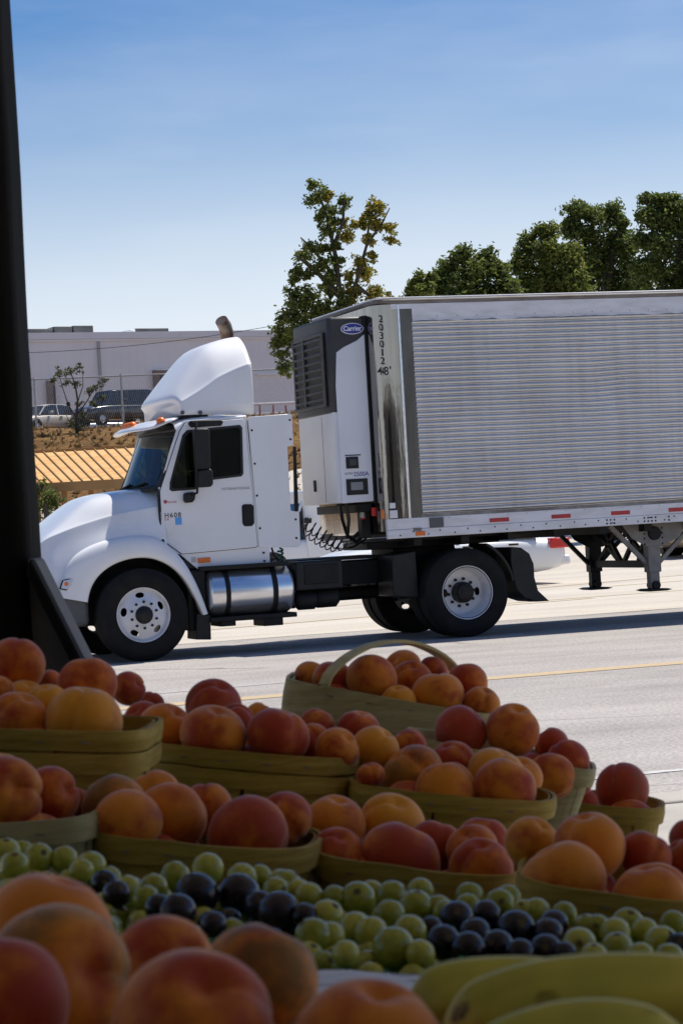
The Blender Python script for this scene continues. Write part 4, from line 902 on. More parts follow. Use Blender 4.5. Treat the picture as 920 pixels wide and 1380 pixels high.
# ------------------------------------------------------------------ vegetation
def leafmat(name, cols, trans=.35):
    m = mat(name, cols[0], .55, 0, .3); n, l, b = nodes(m)
    g = n.new('ShaderNodeNewGeometry'); r_ = ramp(m, g.outputs['Random Per Island'], [(i/(len(cols)-1), c) for i, c in enumerate(cols)]); base(m, r_.outputs[0])
    tr_ = n.new('ShaderNodeBsdfTranslucent'); mx_ = n.new('ShaderNodeMixShader'); mx_.inputs[0].default_value = trans
    l.new(r_.outputs[0], tr_.inputs[0]); o = n['Material Output']; l.new(b.outputs[0], mx_.inputs[1]); l.new(tr_.outputs[0], mx_.inputs[2]); l.new(mx_.outputs[0], o.inputs[0]); return m
LF_dark = leafmat('dark_foliage', [(.06, .09, .022), (.10, .14, .034), (.145, .185, .044), (.21, .235, .06)], .55)
LF_mid = leafmat('olive_foliage', [(.075, .105, .024), (.125, .165, .036), (.18, .205, .048), (.25, .25, .06)], .55)
LF_yel = leafmat('turning_foliage', [(.10, .125, .025), (.18, .19, .035), (.28, .26, .045), (.42, .34, .055), (.34, .20, .03)], .5)
LF_sap = leafmat('sapling_foliage', [(.06, .07, .025), (.12, .13, .05), (.17, .16, .07)], .35)
M_bark = dirty('bark', (.045, .036, .028), (.085, .07, .055), .9, 6, (1, 1, .3), bm_=.4)
def leaves(mb, c, r_, n, size, flat=.8, rnd=random):
    for _ in range(n):
        d = Vector((rnd.gauss(0, .52), rnd.gauss(0, .52), rnd.gauss(0, .52)))
        p = c+Vector((d.x*r_, d.y*r_, d.z*r_*flat)); s = size*rnd.uniform(.6, 1.35)
        a = Vector((rnd.gauss(0, 1), rnd.gauss(0, 1), rnd.gauss(0, .7))).normalized(); b = a.cross(Vector((rnd.gauss(0, 1), rnd.gauss(0, 1), rnd.gauss(0, 1)))).normalized(); k = len(mb.v); nn = a.cross(b)*s*.18
        mb.v += [p-a*s*.62, p+b*s*.30+nn, p+a*s*.62, p-b*s*.30+nn]; mb.f.append((k, k+1, k+2, k+3))
LEAF_TRIS = 0
def tree(name, label, D, base_px, trunk, limbs, clumps, size, lm, dens=1., cat='tree', group=None, lm2=None, clumps2=(), rj=.30, seed=1, sub_n=7):
    rnd = random.Random(seed); b = dep(*base_px, D); b.z = terrain(b)-.2
    t = root(name, b); tag(t, label, cat, group)
    def P3(px, py, dd=0): return dep(px, py, D+dd)
    mb = MB()
    pts = [b]+[P3(*q[:2], q[3] if len(q) > 3 else 0) for q in trunk]; rs = [trunk[0][2]*1.25]+[q[2] for q in trunk]; mb.tube(pts, rs, 10)
    mb.build('trunk', M_bark, t, smooth=True)
    for lb in limbs:
        MB().tube([P3(q[0], q[1], q[3] if len(q) > 3 else 0) for q in lb], [q[2] for q in lb], 7).build('limb', M_bark, t, smooth=True)
    for (cl, m_, nm) in ((clumps, lm, 'crown'), (clumps2, lm2, 'turning_leaves')):
        if not cl: continue
        lv = MB(); tw = MB()
        for q in cl:
            px, py, rp_ = q[:3]; dz = q[3] if len(q) > 3 else rnd.uniform(-.8, .8)*rp_/FPX*D
            c = P3(px, py, dz); rr = rp_/FPX*D
            for _ in range(sub_n):                # a clump is several ragged sprays around a centre
                d = Vector((rnd.gauss(0, 1), rnd.gauss(0, 1), rnd.gauss(0, 1))).normalized()*rr*rnd.uniform(.1, 1.0); d.z *= .9
                r2 = rr*rnd.uniform(.25, .25+rj); leaves(lv, c+d, r2, int(dens*40*(r2/size/2.0)**1.5)+8, size, .8, rnd)
                if rnd.random() < .35: tw.tube([c-Vector((0, 0, rr*.4)), c+d*.6, c+d], [.03, .02, .008], 4, False)
        o = lv.build(nm, m_, t, fix=False)
        if tw.f: tag(tw.build('twigs', M_bark, t, fix=False), kind='stuff')
    return t
# sparse topped tree with turning leaves behind the trailer nose
tree('topped_tree', 'tall sparse tree with bare forked limbs and yellowing leaves behind the trailer nose', 72, (452, 640),
     [(455, 480, .13), (460, 420, .10), (453, 350, .075), (440, 290, .05), (428, 258, .03)],
     [[(462, 430, .07), (480, 380, .06), (494, 330, .045), (498, 290, .025)], [(458, 400, .10), (430, 370, .07), (400, 345, .03)], [(456, 380, .08), (425, 340, .05), (405, 320, .02)], [(450, 330, .07), (462, 300, .05), (464, 270, .02)], [(462, 440, .10), (430, 430, .07), (395, 425, .03)], [(494, 330, .05), (515, 300, .03), (525, 280, .015)], [(480, 385, .08), (500, 400, .05), (512, 390, .02)], [(457, 470, .09), (420, 460, .06), (385, 470, .03)]],
     [(428, 262, 16), (420, 250, 9), (445, 285, 15), (462, 272, 11), (438, 310, 15), (405, 345, 15), (420, 335, 15), (400, 365, 12), (430, 360, 17), (395, 378, 10), (415, 395, 20), (445, 395, 20), (395, 425, 22), (375, 445, 14), (425, 425, 24), (390, 460, 18), (380, 478, 12), (415, 460, 20), (450, 440, 20), (372, 463, 10), (450, 330, 11), (405, 410, 20), (435, 450, 24), (400, 440, 22), (420, 480, 22), (385, 495, 14), (440, 415, 20), (395, 400, 14), (410, 370, 14), (452, 352, 12), (462, 405, 16), (444, 375, 14), (440, 335, 10), (432, 290, 10), (448, 300, 9)],
     .11, LF_mid, .8, lm2=LF_yel, clumps2=[(500, 285, 17), (512, 280, 12), (525, 305, 11), (528, 322, 9), (505, 305, 13), (468, 318, 15), (480, 300, 10), (492, 370, 20), (478, 395, 18), (505, 395, 17), (515, 405, 12), (460, 300, 10), (502, 345, 8), (485, 415, 20), (440, 265, 9), (486, 352, 11), (497, 322, 10), (490, 300, 9), (470, 372, 11)], rj=.34, seed=3, sub_n=13)
# leafy trees behind the trailer
def big(name, label, D, bx, tx, crown, size, lm, seed, dens=1.):
    crown = [(c[0], c[1], c[2]*1.0) for c in crown]
    lim = [[(tx, 470, .16), ((tx+c[0])/2, (440+c[1])/2, .10), (c[0], c[1], .03)] for c in crown[::3]]
    return tree(name, label, D, (bx, 640), [(bx, 560, .26), (tx, 470, .22), (tx, 400, .14)], lim, crown, size, lm, dens, group='leafy trees behind the trailer', rj=.34, seed=seed, sub_n=30)
big('leafy_tree', 'lowest dark green tree with two rounded tops over the trailer roof', 68, 630, 628,
    [(622, 345, 16), (655, 348, 16), (605, 365, 20), (640, 368, 24), (672, 365, 16), (590, 385, 22), (620, 395, 26), (655, 395, 28), (685, 392, 20), (575, 405, 18), (610, 425, 30), (650, 425, 30), (688, 420, 24)], .12, LF_dark, 11)
big('leafy_tree', 'small yellow green tree peeking over the trailer roof beside the sparse tree', 63, 566, 566,
    [(562, 378, 12), (555, 392, 12), (572, 392, 13), (580, 375, 9), (552, 408, 13), (575, 412, 15)], .11, LF_mid, 12)
big('leafy_tree', 'middle green tree with rounded shoulder rising over the trailer roof', 70, 725, 725,
    [(735, 312, 18), (712, 330, 19), (740, 338, 24), (765, 345, 22), (700, 355, 20), (728, 365, 27), (762, 372, 27), (705, 388, 26), (740, 395, 30), (775, 395, 26), (720, 425, 30), (765, 425, 30)], .12, LF_mid, 13)
big('leafy_tree', 'tall dark green tree with a broad twin top behind the trailer', 76, 808, 808,
    [(778, 284, 17), (800, 290, 18), (825, 288, 17), (835, 300, 12), (770, 305, 17), (795, 318, 24), (828, 320, 22), (845, 335, 16), (780, 345, 24), (815, 352, 27), (848, 362, 22), (790, 380, 27), (830, 388, 28), (865, 385, 22), (810, 420, 32), (855, 420, 30)], .12, LF_dark, 14)
big('leafy_tree', 'tallest dark tree with pointed tops at the right edge', 72, 905, 905,
    [(870, 268, 11), (886, 272, 14), (902, 272, 14), (918, 280, 16), (872, 292, 17), (895, 300, 22), (925, 305, 24), (868, 325, 18), (892, 335, 25), (925, 340, 28), (875, 365, 22), (905, 372, 28), (940, 375, 30), (885, 405, 30), (925, 410, 32), (955, 330, 26), (958, 290, 20)], .12, LF_dark, 15)
# thin sapling by the fence, shrub under the shelter
tree('sapling', 'thin leafy sapling growing through the fence before the hill cars', 114.5, (104, 588),
     [(103, 565, .07), (105, 540, .05), (102, 520, .035), (95, 500, .02)],
     [[(104, 565, .04), (92, 545, .03), (84, 520, .02), (78, 498, .01)], [(104, 560, .04), (118, 540, .03), (128, 522, .02), (138, 512, .01)], [(104, 545, .03), (112, 520, .02), (112, 498, .01)], [(103, 575, .03), (92, 565, .02), (86, 550, .01)], [(104, 575, .03), (114, 562, .02), (120, 550, .01)]],
     [(80, 502, 10), (95, 500, 12), (108, 498, 10), (72, 512, 6), (88, 515, 9), (100, 520, 9), (120, 530, 9), (132, 520, 9), (140, 512, 6), (138, 535, 7), (106, 545, 8), (112, 560, 9), (98, 572, 11), (110, 576, 12), (92, 545, 5), (126, 545, 6)], .13, LF_sap, .38, seed=21, rj=.25, sub_n=6)
tree('shrub', 'round dark green shrub under the tan shelter by the post', 88, (62, 700), [(62, 690, .08), (62, 675, .05)], [], [(48, 668, 18), (66, 668, 17), (56, 655, 13), (76, 678, 13), (44, 682, 18), (66, 686, 18)], .12, LF_dark, .9, cat='shrub', seed=22)
# dry tufts on the bank
tu = MB(); rnd = random.Random(5)
for _ in range(1500):
    px = rnd.uniform(-20, 420); D = rnd.uniform(97, 119); p = dep(px, 700, D); p.z = terrain(p)-.05; h = rnd.uniform(.06, .24)
    for _ in range(3):
        a_ = rnd.uniform(0, 6.28); d = Vector((math.cos(a_), math.sin(a_), 0))*.08; l_ = Vector((rnd.gauss(0, .12), rnd.gauss(0, .12), h)); k = len(tu.v); tu.v += [p-d, p+d, p+l_]; tu.f.append((k, k+1, k+2))
tag(tu.build('dry_grass', leafmat('dry_grass_blades', [(.18, .105, .045), (.23, .145, .06), (.28, .19, .085), (.19, .14, .055)], .2), fix=False), 'dry brown grass tufts on the bank below the fence', 'grass', kind='stuff')

# ------------------------------------------------------------------ utility pole and wire
up_ = root('utility_pole', ground_at(522, 96)); q = dep(523, 393, 96)
tag(up_, 'weathered utility pole whose top shows above the trailer roof', 'pole')
MB().tube([(q.x, q.y, terrain(q)-.3), q], [.17, .13], 10).build('pole', M_bark, up_, smooth=True)
wA, wB = dep(-120, 474.5, 110), q-Vector((0, 0, .4)); pts = []
for k in range(41): t_ = k/40; pts.append(wA.lerp(wB, t_)-Vector((0, 0, 4*t_*(1-t_)*.75)))
tag(MB().tube(pts, .012, 5).build('overhead_wire', M_black), 'thin dark overhead wire crossing in front of the warehouse roof line', 'wire')
pl_ = root('utility_pole', (wA.x, wA.y, terrain(wA))); tag(pl_, 'utility pole carrying the wire, beyond the dark column', 'pole')
MB().tube([(wA.x, wA.y, terrain(wA)-.3), wA+Vector((0, 0, .4))], [.17, .13], 10).build('pole', M_bark, pl_, smooth=True)

# ------------------------------------------------------------------ the market shed: roof, back wall, column
M_shed = dirty('shed_timber', (.10, .085, .07), (.06, .05, .042), .8, 3)
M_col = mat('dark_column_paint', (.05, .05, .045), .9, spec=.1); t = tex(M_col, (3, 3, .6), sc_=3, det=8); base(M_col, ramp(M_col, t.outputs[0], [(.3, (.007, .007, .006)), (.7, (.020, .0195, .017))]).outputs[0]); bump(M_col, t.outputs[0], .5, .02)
def sbox(u0, u1, v0, v1, z0, z1):
    c = [stall(u, v, 0) for u, v in ((u0, v0), (u1, v0), (u1, v1), (u0, v1))]
    return MB().add([(q.x, q.y, z0) for q in c]+[(q.x, q.y, z1) for q in c], [(0, 3, 2, 1), (4, 5, 6, 7), (0, 1, 5, 4), (1, 2, 6, 5), (2, 3, 7, 6), (3, 0, 4, 7)])
shed = root('market_shed', stall(0, -1, 0)); tag(shed, 'open market shed roof with board ceiling sheltering the fruit stand', 'shed')
M_ceil = dirty('pale_ceiling_boards', (.60, .565, .51), (.52, .485, .43), .8, 2)
sbox(-6, 4.5, -4.2, 4.8, 4.1, 4.28).build('roof', M_ceil, shed)
for v in (-3.2, -1.2, .8, 2.8, 4.65): sbox(-6, 4.5, v, v+.12, 3.88, 4.098).build('rafter', M_shed, shed)
sbox(-3.4, 3.0, -4.3, -4.2, 0, 4.098).build('back_wall', M_shed, shed)
mk = root('market_building', stall(0, -8, 0)); tag(mk, 'long dark grey market building behind the stand', 'building')
sbox(-30, 26, -12, -4.35, 0, 4.6).build('wall', dirty('dark_grey_block', (.085, .085, .088), (.055, .055, .057), .85, 3), mk)
sbox(-30.5, 26.5, -12.5, -4.36, 4.601, 4.9).build('roof', M_shed, mk)
# the column at the left edge, slightly battered, with a buttress at its foot
CD = 3.8
ce = stall(0, 0, 0); q0 = dep(38, 430, CD); uq = (q0-CAM).dot(rt); vq = (q0-CAM).dot(Vector((math.sin(YAW), math.cos(YAW), 0)))
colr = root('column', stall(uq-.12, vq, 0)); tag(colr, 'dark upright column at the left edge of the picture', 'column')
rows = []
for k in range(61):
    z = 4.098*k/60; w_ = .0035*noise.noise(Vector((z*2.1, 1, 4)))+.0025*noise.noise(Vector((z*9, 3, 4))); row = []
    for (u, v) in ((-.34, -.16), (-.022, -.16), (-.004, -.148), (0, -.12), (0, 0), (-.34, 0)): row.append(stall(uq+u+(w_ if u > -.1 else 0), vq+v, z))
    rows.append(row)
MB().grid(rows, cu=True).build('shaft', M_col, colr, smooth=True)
M_butt = dirty('grey_concrete', (.15, .15, .143), (.21, .208, .198), .85, 5, bm_=.3)
c1 = dep(57, 750, CD-.03); zt = c1.z; b0 = (c1-CAM).dot(rt)
bt = MB(); prof = [(b0-.05, zt-.01), (b0+.002, zt), (b0+.62, 0.01), (b0-.05, .01)]
def tri(pr, v0, v1): return MB().add([stall(u, v, z) for u, z in pr for v in (v0, v1)], [tuple(range(0, 2*len(pr), 2)), tuple(range(2*len(pr)-1, 0, -2))]+[(2*i, 2*i+1, (2*i+3) % (2*len(pr)), (2*i+2) % (2*len(pr))) for i in range(len(pr))])
tri(prof, vq-.14, vq-.03).build('buttress', M_butt, colr, bevel=.006)
dd = Vector((.62, -zt)).normalized(); nn = Vector((-dd.y, dd.x))*.009
tri([(b0+.002, zt), (b0+.62, .01), (b0+.62-nn.x*1.2, .01-nn.y*1.2), (b0+.002-nn.x, zt-nn.y-.02)], vq-.19, vq-.141).build('buttress_flange', M_col, colr, bevel=.004)

# ------------------------------------------------------------------ baskets
M_ven = mat('basket_veneer', (.4, .3, .14), .7, spec=.2); t = tex(M_ven, (1, 1, 9), sc_=11, det=8, rough=.7); t2 = tex(M_ven, (1, 1, 1), sc_=5, det=4)
v1 = ramp(M_ven, t.outputs[0], [(.3, (.32, .20, .035)), (.55, (.47, .33, .075)), (.75, (.57, .43, .13))]); v2 = ramp(M_ven, t2.outputs[0], [(.35, (.75, .85, .7)), (.65, (1.1, 1.05, 1))])
base(M_ven, mixc(M_ven, 1., v1.outputs[0], v2.outputs[0], 'MULTIPLY')); bump(M_ven, t.outputs[0], .4, .003)
M_ven2 = mat('pale_veneer', (.5, .45, .3), .7, spec=.2); t = tex(M_ven2, (1, 1, 9), sc_=11, det=8, rough=.7)
base(M_ven2, ramp(M_ven2, t.outputs[0], [(.3, (.38, .32, .14)), (.55, (.52, .46, .24)), (.75, (.60, .54, .32))]).outputs[0]); bump(M_ven2, t.outputs[0], .4, .003)
BK = {}
def basket(key, pl, pr, DL, DR, W, H, label, handle=None, m=None, band=.024, bands=1, ex=3.0):
    m = m or M_ven; a, b = dep(*pl, DL), dep(*pr, DR); L = (b-a).length; X = (b-a).normalized()
    Y = Vector((0, 0, 1)).cross(X).normalized(); Z = X.cross(Y).normalized(); o = (a+b)/2
    def P(x, y, z): return o+X*x+Y*y+Z*z
    bs = P(0, W/2, -H); r_ = root('peach_basket', bs); tag(r_, label, 'basket', 'veneer peach baskets')
    def outl(n, sc_=1., ex=ex):
        q = []
        for k in range(n):
            th = 2*math.pi*k/n; c, s = math.cos(th), math.sin(th)
            q.append((L/2*sc_*math.copysign(abs(c)**(2/ex), c), W/2+W/2*sc_*math.copysign(abs(s)**(2/ex), s)))
        return q
    rn = random.Random(len(key)*7+ord(key[0]))
    # vertical staves
    n = 96; top, bot = outl(n, .985), outl(n, .86); per = 0; cuts = [0]; acc = 0; sw = .052
    for k in range(n):
        p, q = top[k], top[(k+1) % n]; acc += math.hypot(q[0]-p[0], q[1]-p[1])
        if acc > sw: cuts.append(k+1); acc = 0
    if cuts[-1] < n-1: cuts.append(n)
    for c0, c1 in zip(cuts, cuts[1:]):
        idx = [c0+.12+(c1-c0-.24)*i/4 for i in range(5)]
        def at(lst, f): i = int(f) % n; t_ = f-int(f); p, q = lst[i], lst[(i+1) % n]; return (p[0]+(q[0]-p[0])*t_, p[1]+(q[1]-p[1])*t_)
        out_ = rn.uniform(0, .003); rows = []
        for lv, z in ((0, .0), (.5, -H*.5), (1, -H)):
            row = []
            for f in idx:
                pt, pb = at(top, f), at(bot, f); x, y = pt[0]+(pb[0]-pt[0])*lv, pt[1]+(pb[1]-pt[1])*lv; cx, cy = x, y-W/2; ln = math.hypot(cx, cy) or 1
                row.append((x, y, z, cx/ln, cy/ln))
            rows.append(row)
        g = MB(); g.grid([[P(x+nx*out_, y+ny*out_, z) for x, y, z, nx, ny in r2] for r2 in rows]); g.grid([[P(x+nx*(out_-.003), y+ny*(out_-.003), z) for x, y, z, nx, ny in r2] for r2 in rows])
        st = g.build('stave', m, r_, fix=False)
    MB().grid([[P(x*1., y, -H+.002) for x, y in outl(48, .86)], [P(0, W/2, -H+.002)]*48], cu=True).build('base', m, r_, fix=False)
    for bd in range(bands):
        z0 = .003-bd*(band+.003); z1 = z0-band; rows = []
        for k, (x, y) in enumerate(outl(n, 1.0)+outl(n, 1.0)[:1]):
            ln = math.hypot(x, y-W/2); nx, ny = x/ln, (y-W/2)/ln; wv_ = .0018*noise.noise(Vector((x*20, y*20, bd+ord(key[0])))); e = .004-.0015*bd
            rows.append([P(x+nx*e, y+ny*e, z0+wv_), P(x+nx*(e+.0008), y+ny*(e+.0008), (z0+z1)/2+wv_), P(x+nx*e*.8, y+ny*e*.8, z1+wv_), P(x-nx*.001, y-ny*.001, z1+wv_), P(x-nx*.001, y-ny*.001, z0+wv_)])
        MB().grid(rows, cu=True).build('rim_band', m, r_, fix=False)
    for fx in (-.55, -.18, .22, .58):
        x = fx*L/2; y = W/2-W/2*(1-abs(fx)**ex)**(1/ex)-.0052
        c = [P(x-.005, y, -.009), P(x+.005, y, -.009), P(x+.005, y, -.0105), P(x-.005, y, -.0105)]; c2 = [q_+Y*.002 for q_ in c]
        MB().add(c+c2, [(0, 1, 2, 3), (7, 6, 5, 4), (0, 4, 5, 1), (1, 5, 6, 2), (2, 6, 7, 3), (3, 7, 4, 0)]).build('staple', M_grime, r_)
    ib = outl(n, .965)
    rows = [[P(x, y, .002), P(x, y, -.02), P(x*.985, W/2+(y-W/2)*.985, -.02), P(x*.985, W/2+(y-W/2)*.985, .002)] for x, y in ib+ib[:1]]
    MB().grid(rows, cu=True).build('inner_rim_band', m, r_, fix=False)
    if handle:
        (ha, hb, peak) = handle; A_, B_ = dep(*ha), dep(*hb); pk_ = dep(*peak); rows = []; wd = .022
        across = (B_-A_).cross(Vector((0, 0, 1))).normalized()
        for k in range(29):
            t_ = k/28; s = math.sin(math.pi*t_)**.62; c = A_.lerp(B_, t_); zz = (pk_.z-max(A_.z, B_.z))*s; base_ = c+Vector((0, 0, zz+(.0)))
            nrm = Vector((0, 0, 1)); rows.append([base_-across*wd/2, base_+across*wd/2, base_+across*wd/2-nrm*.005, base_-across*wd/2-nrm*.005])
        MB().grid(rows, cu=True).build('handle', m, r_, smooth=False)
    BK[key] = dict(pl=pl, pr=pr, DL=DL, DR=DR, o=o, X=X, Y=Y, Z=Z, L=L, W=W, H=H, base=bs)
    return r_
basket('A', (104, 1128), (414, 1155), 2.24, 2.22, .20, .11, 'veneer basket of peaches at the front left above the dark grapes')
basket('B', (410, 1156), (702, 1192), 2.28, 2.26, .20, .11, 'veneer basket of peaches in the middle of the front row')
basket('C', (698, 1194), (985, 1228), 2.08, 2.06, .20, .11, 'veneer basket of peaches at the right end of the front row')
basket('D', (-170, 1122), (115, 1107), 2.24, 2.22, .18, .09, 'pale veneer basket cut by the left edge above the green grapes', m=M_ven2, ex=5.5)
basket('E', (-150, 981), (187, 991), 2.54, 2.52, .20, .13, 'deep double banded veneer basket beside the dark column', band=.022, bands=2, ex=5.5)
basket('F', (186, 1004), (474, 1029), 2.82, 2.80, .18, .12, 'veneer basket with wide rim strips in the second row', band=.021, bands=2)
basket('G', (468, 1062), (746, 1088), 2.77, 2.75, .18, .11, 'veneer basket of peaches right of centre in the second row', band=.022)
basket('H', (738, 1082), (892, 1096), 3.21, 3.19, .16, .10, 'small veneer basket with few peaches at the far right')
basket('I', (384, 918), (664, 968), 3.47, 3.45, .20, .13, 'pale handled veneer basket standing highest at the back', m=M_ven2, band=.05, handle=((436, 922, 3.45), (614, 906, 3.66), (510, 860, 3.55)), ex=5.5)
basket('J', (545, 995), (800, 1043), 3.08, 3.06, .15, .11, 'veneer basket half hidden between the handled basket and the second row', m=M_ven2, ex=5.5)
basket('K', (150, 975), (345, 985), 3.21, 3.19, .15, .11, 'veneer basket almost hidden behind the second row peaches', ex=5.5)

# ------------------------------------------------------------------ peaches
M_pch = mat('peach_skin', (.6, .25, .06), .62, 0, .3, Sheen_Weight=.7, Sheen_Roughness=.35, Subsurface_Weight=.0)
n_, l_, b_ = nodes(M_pch); b_.inputs['Sheen Tint'].default_value = (1, .88, .8, 1)
oi = n_.new('ShaderNodeObjectInfo'); sp = n_.new('ShaderNodeSeparateColor'); l_.new(oi.outputs['Color'], sp.inputs[0])
tcn = n_.new('ShaderNodeTexCoord'); va = n_.new('ShaderNodeVectorMath'); va.operation = 'ADD'
sc1 = n_.new('ShaderNodeVectorMath'); sc1.operation = 'SCALE'; sc1.inputs[0].default_value = (37, 19, 53); l_.new(oi.outputs['Random'], sc1.inputs['Scale'])
l_.new(tcn.outputs['Object'], va.inputs[0]); l_.new(sc1.outputs[0], va.inputs[1])
def ptex(s, d, r_=.55):
    t_ = n_.new('ShaderNodeTexNoise'); t_.inputs['Scale'].default_value = s; t_.inputs['Detail'].default_value = d; t_.inputs['Roughness'].default_value = r_; l_.new(va.outputs[0], t_.inputs['Vector']); return t_
na, nb_, nc, nd = ptex(.9, 3), ptex(.8, 4), ptex(26, 5, .7), ptex(3.2, 5, .65)
def mth(op, a, b):
    x = n_.new('ShaderNodeMath'); x.operation = op; x.use_clamp = False
    for i, s in enumerate((a, b)):
        if hasattr(s, 'is_linked'): l_.new(s, x.inputs[i])
        else: x.inputs[i].default_value = s
    return x.outputs[0]
def sstep(v, lo, hi):
    x = n_.new('ShaderNodeMapRange'); x.interpolation_type = 'SMOOTHSTEP'; l_.new(v, x.inputs[0])
    for i, s in ((1, lo), (2, hi)):
        if hasattr(s, 'is_linked'): l_.new(s, x.inputs[i])
        else: x.inputs[i].default_value = s
    return x.outputs[0]
detail = mth('MULTIPLY', mth('SUBTRACT', nd.outputs[0], .5), .16)
f1 = mth('ADD', mth('ADD', na.outputs[0], detail), mth('MULTIPLY', mth('SUBTRACT', sp.outputs[0], .5), .75))
blush = sstep(f1, .36, .72)
f2 = mth('ADD', mth('ADD', nb_.outputs[0], detail), mth('MULTIPLY', mth('SUBTRACT', sp.outputs[2], .5), .8))
green = sstep(f2, .50, .78)
cc = mixc(M_pch, sp.outputs[1], (.78, .20, .018), (.86, .38, .03))
cc = mixc(M_pch, blush, cc, (.44, .05, .016))
cc = mixc(M_pch, mth('MULTIPLY', green, .75), cc, (.15, .115, .03))
spk = ramp(M_pch, nc.outputs[0], [(.36, (.93, .93, .93)), (.6, (1.04, 1.04, 1.04))]); cc = mixc(M_pch, 1., cc, spk.outputs[0], 'MULTIPLY'); base(M_pch, cc)
bump(M_pch, nc.outputs[0], .12, .01)
def peach_mesh(name, seed, groove=.10, tip=.05, squash=.95):
    rn = random.Random(seed); g = MB(); nu, nv = 40, 24; rows = []; asym = rn.uniform(-.09, .09)
    for j in range(nv+1):
        ph = math.pi*j/nv; row = []
        for i in range(nu):
            th = 2*math.pi*i/nu
            gd = groove*(.6*math.exp(-((math.atan2(math.sin(th), math.cos(th)))/.12)**2)+.5*math.exp(-((math.atan2(math.sin(th), math.cos(th)))/.4)**2))*math.sin(ph)**.7     # suture down one side
            cav = .24*math.exp(-(ph/.26)**2)                                                           # stem cavity
            tp = tip*math.exp(-((math.pi-ph)/.3)**2)
            rr = 1-gd-cav+tp+asym*math.sin(ph)*math.cos(th)+.018*noise.noise(Vector((math.sin(ph)*math.cos(th)*1.6+seed, math.sin(ph)*math.sin(th)*1.6, math.cos(ph)*1.6)))
            row.append((rr*math.sin(ph)*math.cos(th), rr*math.sin(ph)*math.sin(th), rr*math.cos(ph)*squash))
        rows.append(row)
    g.grid(rows, cu=True); me = bpy.data.meshes.new(name); me.from_pydata([tuple(v) for v in g.v], [], g.f)
    bm = bmesh.new(); bm.from_mesh(me); bmesh.ops.remove_doubles(bm, verts=bm.verts[:], dist=1e-4); bmesh.ops.recalc_face_normals(bm, faces=bm.faces[:]); bm.to_mesh(me); bm.free()
    for p in me.polygons: p.use_smooth = True
    me.materials.append(M_pch); return me
PM = [peach_mesh('peach', 1, .13), peach_mesh('peach', 2, .10, .03, .92), peach_mesh('peach', 3, .16, .07, .98), peach_mesh('peach', 4, .12, .02, .88)]
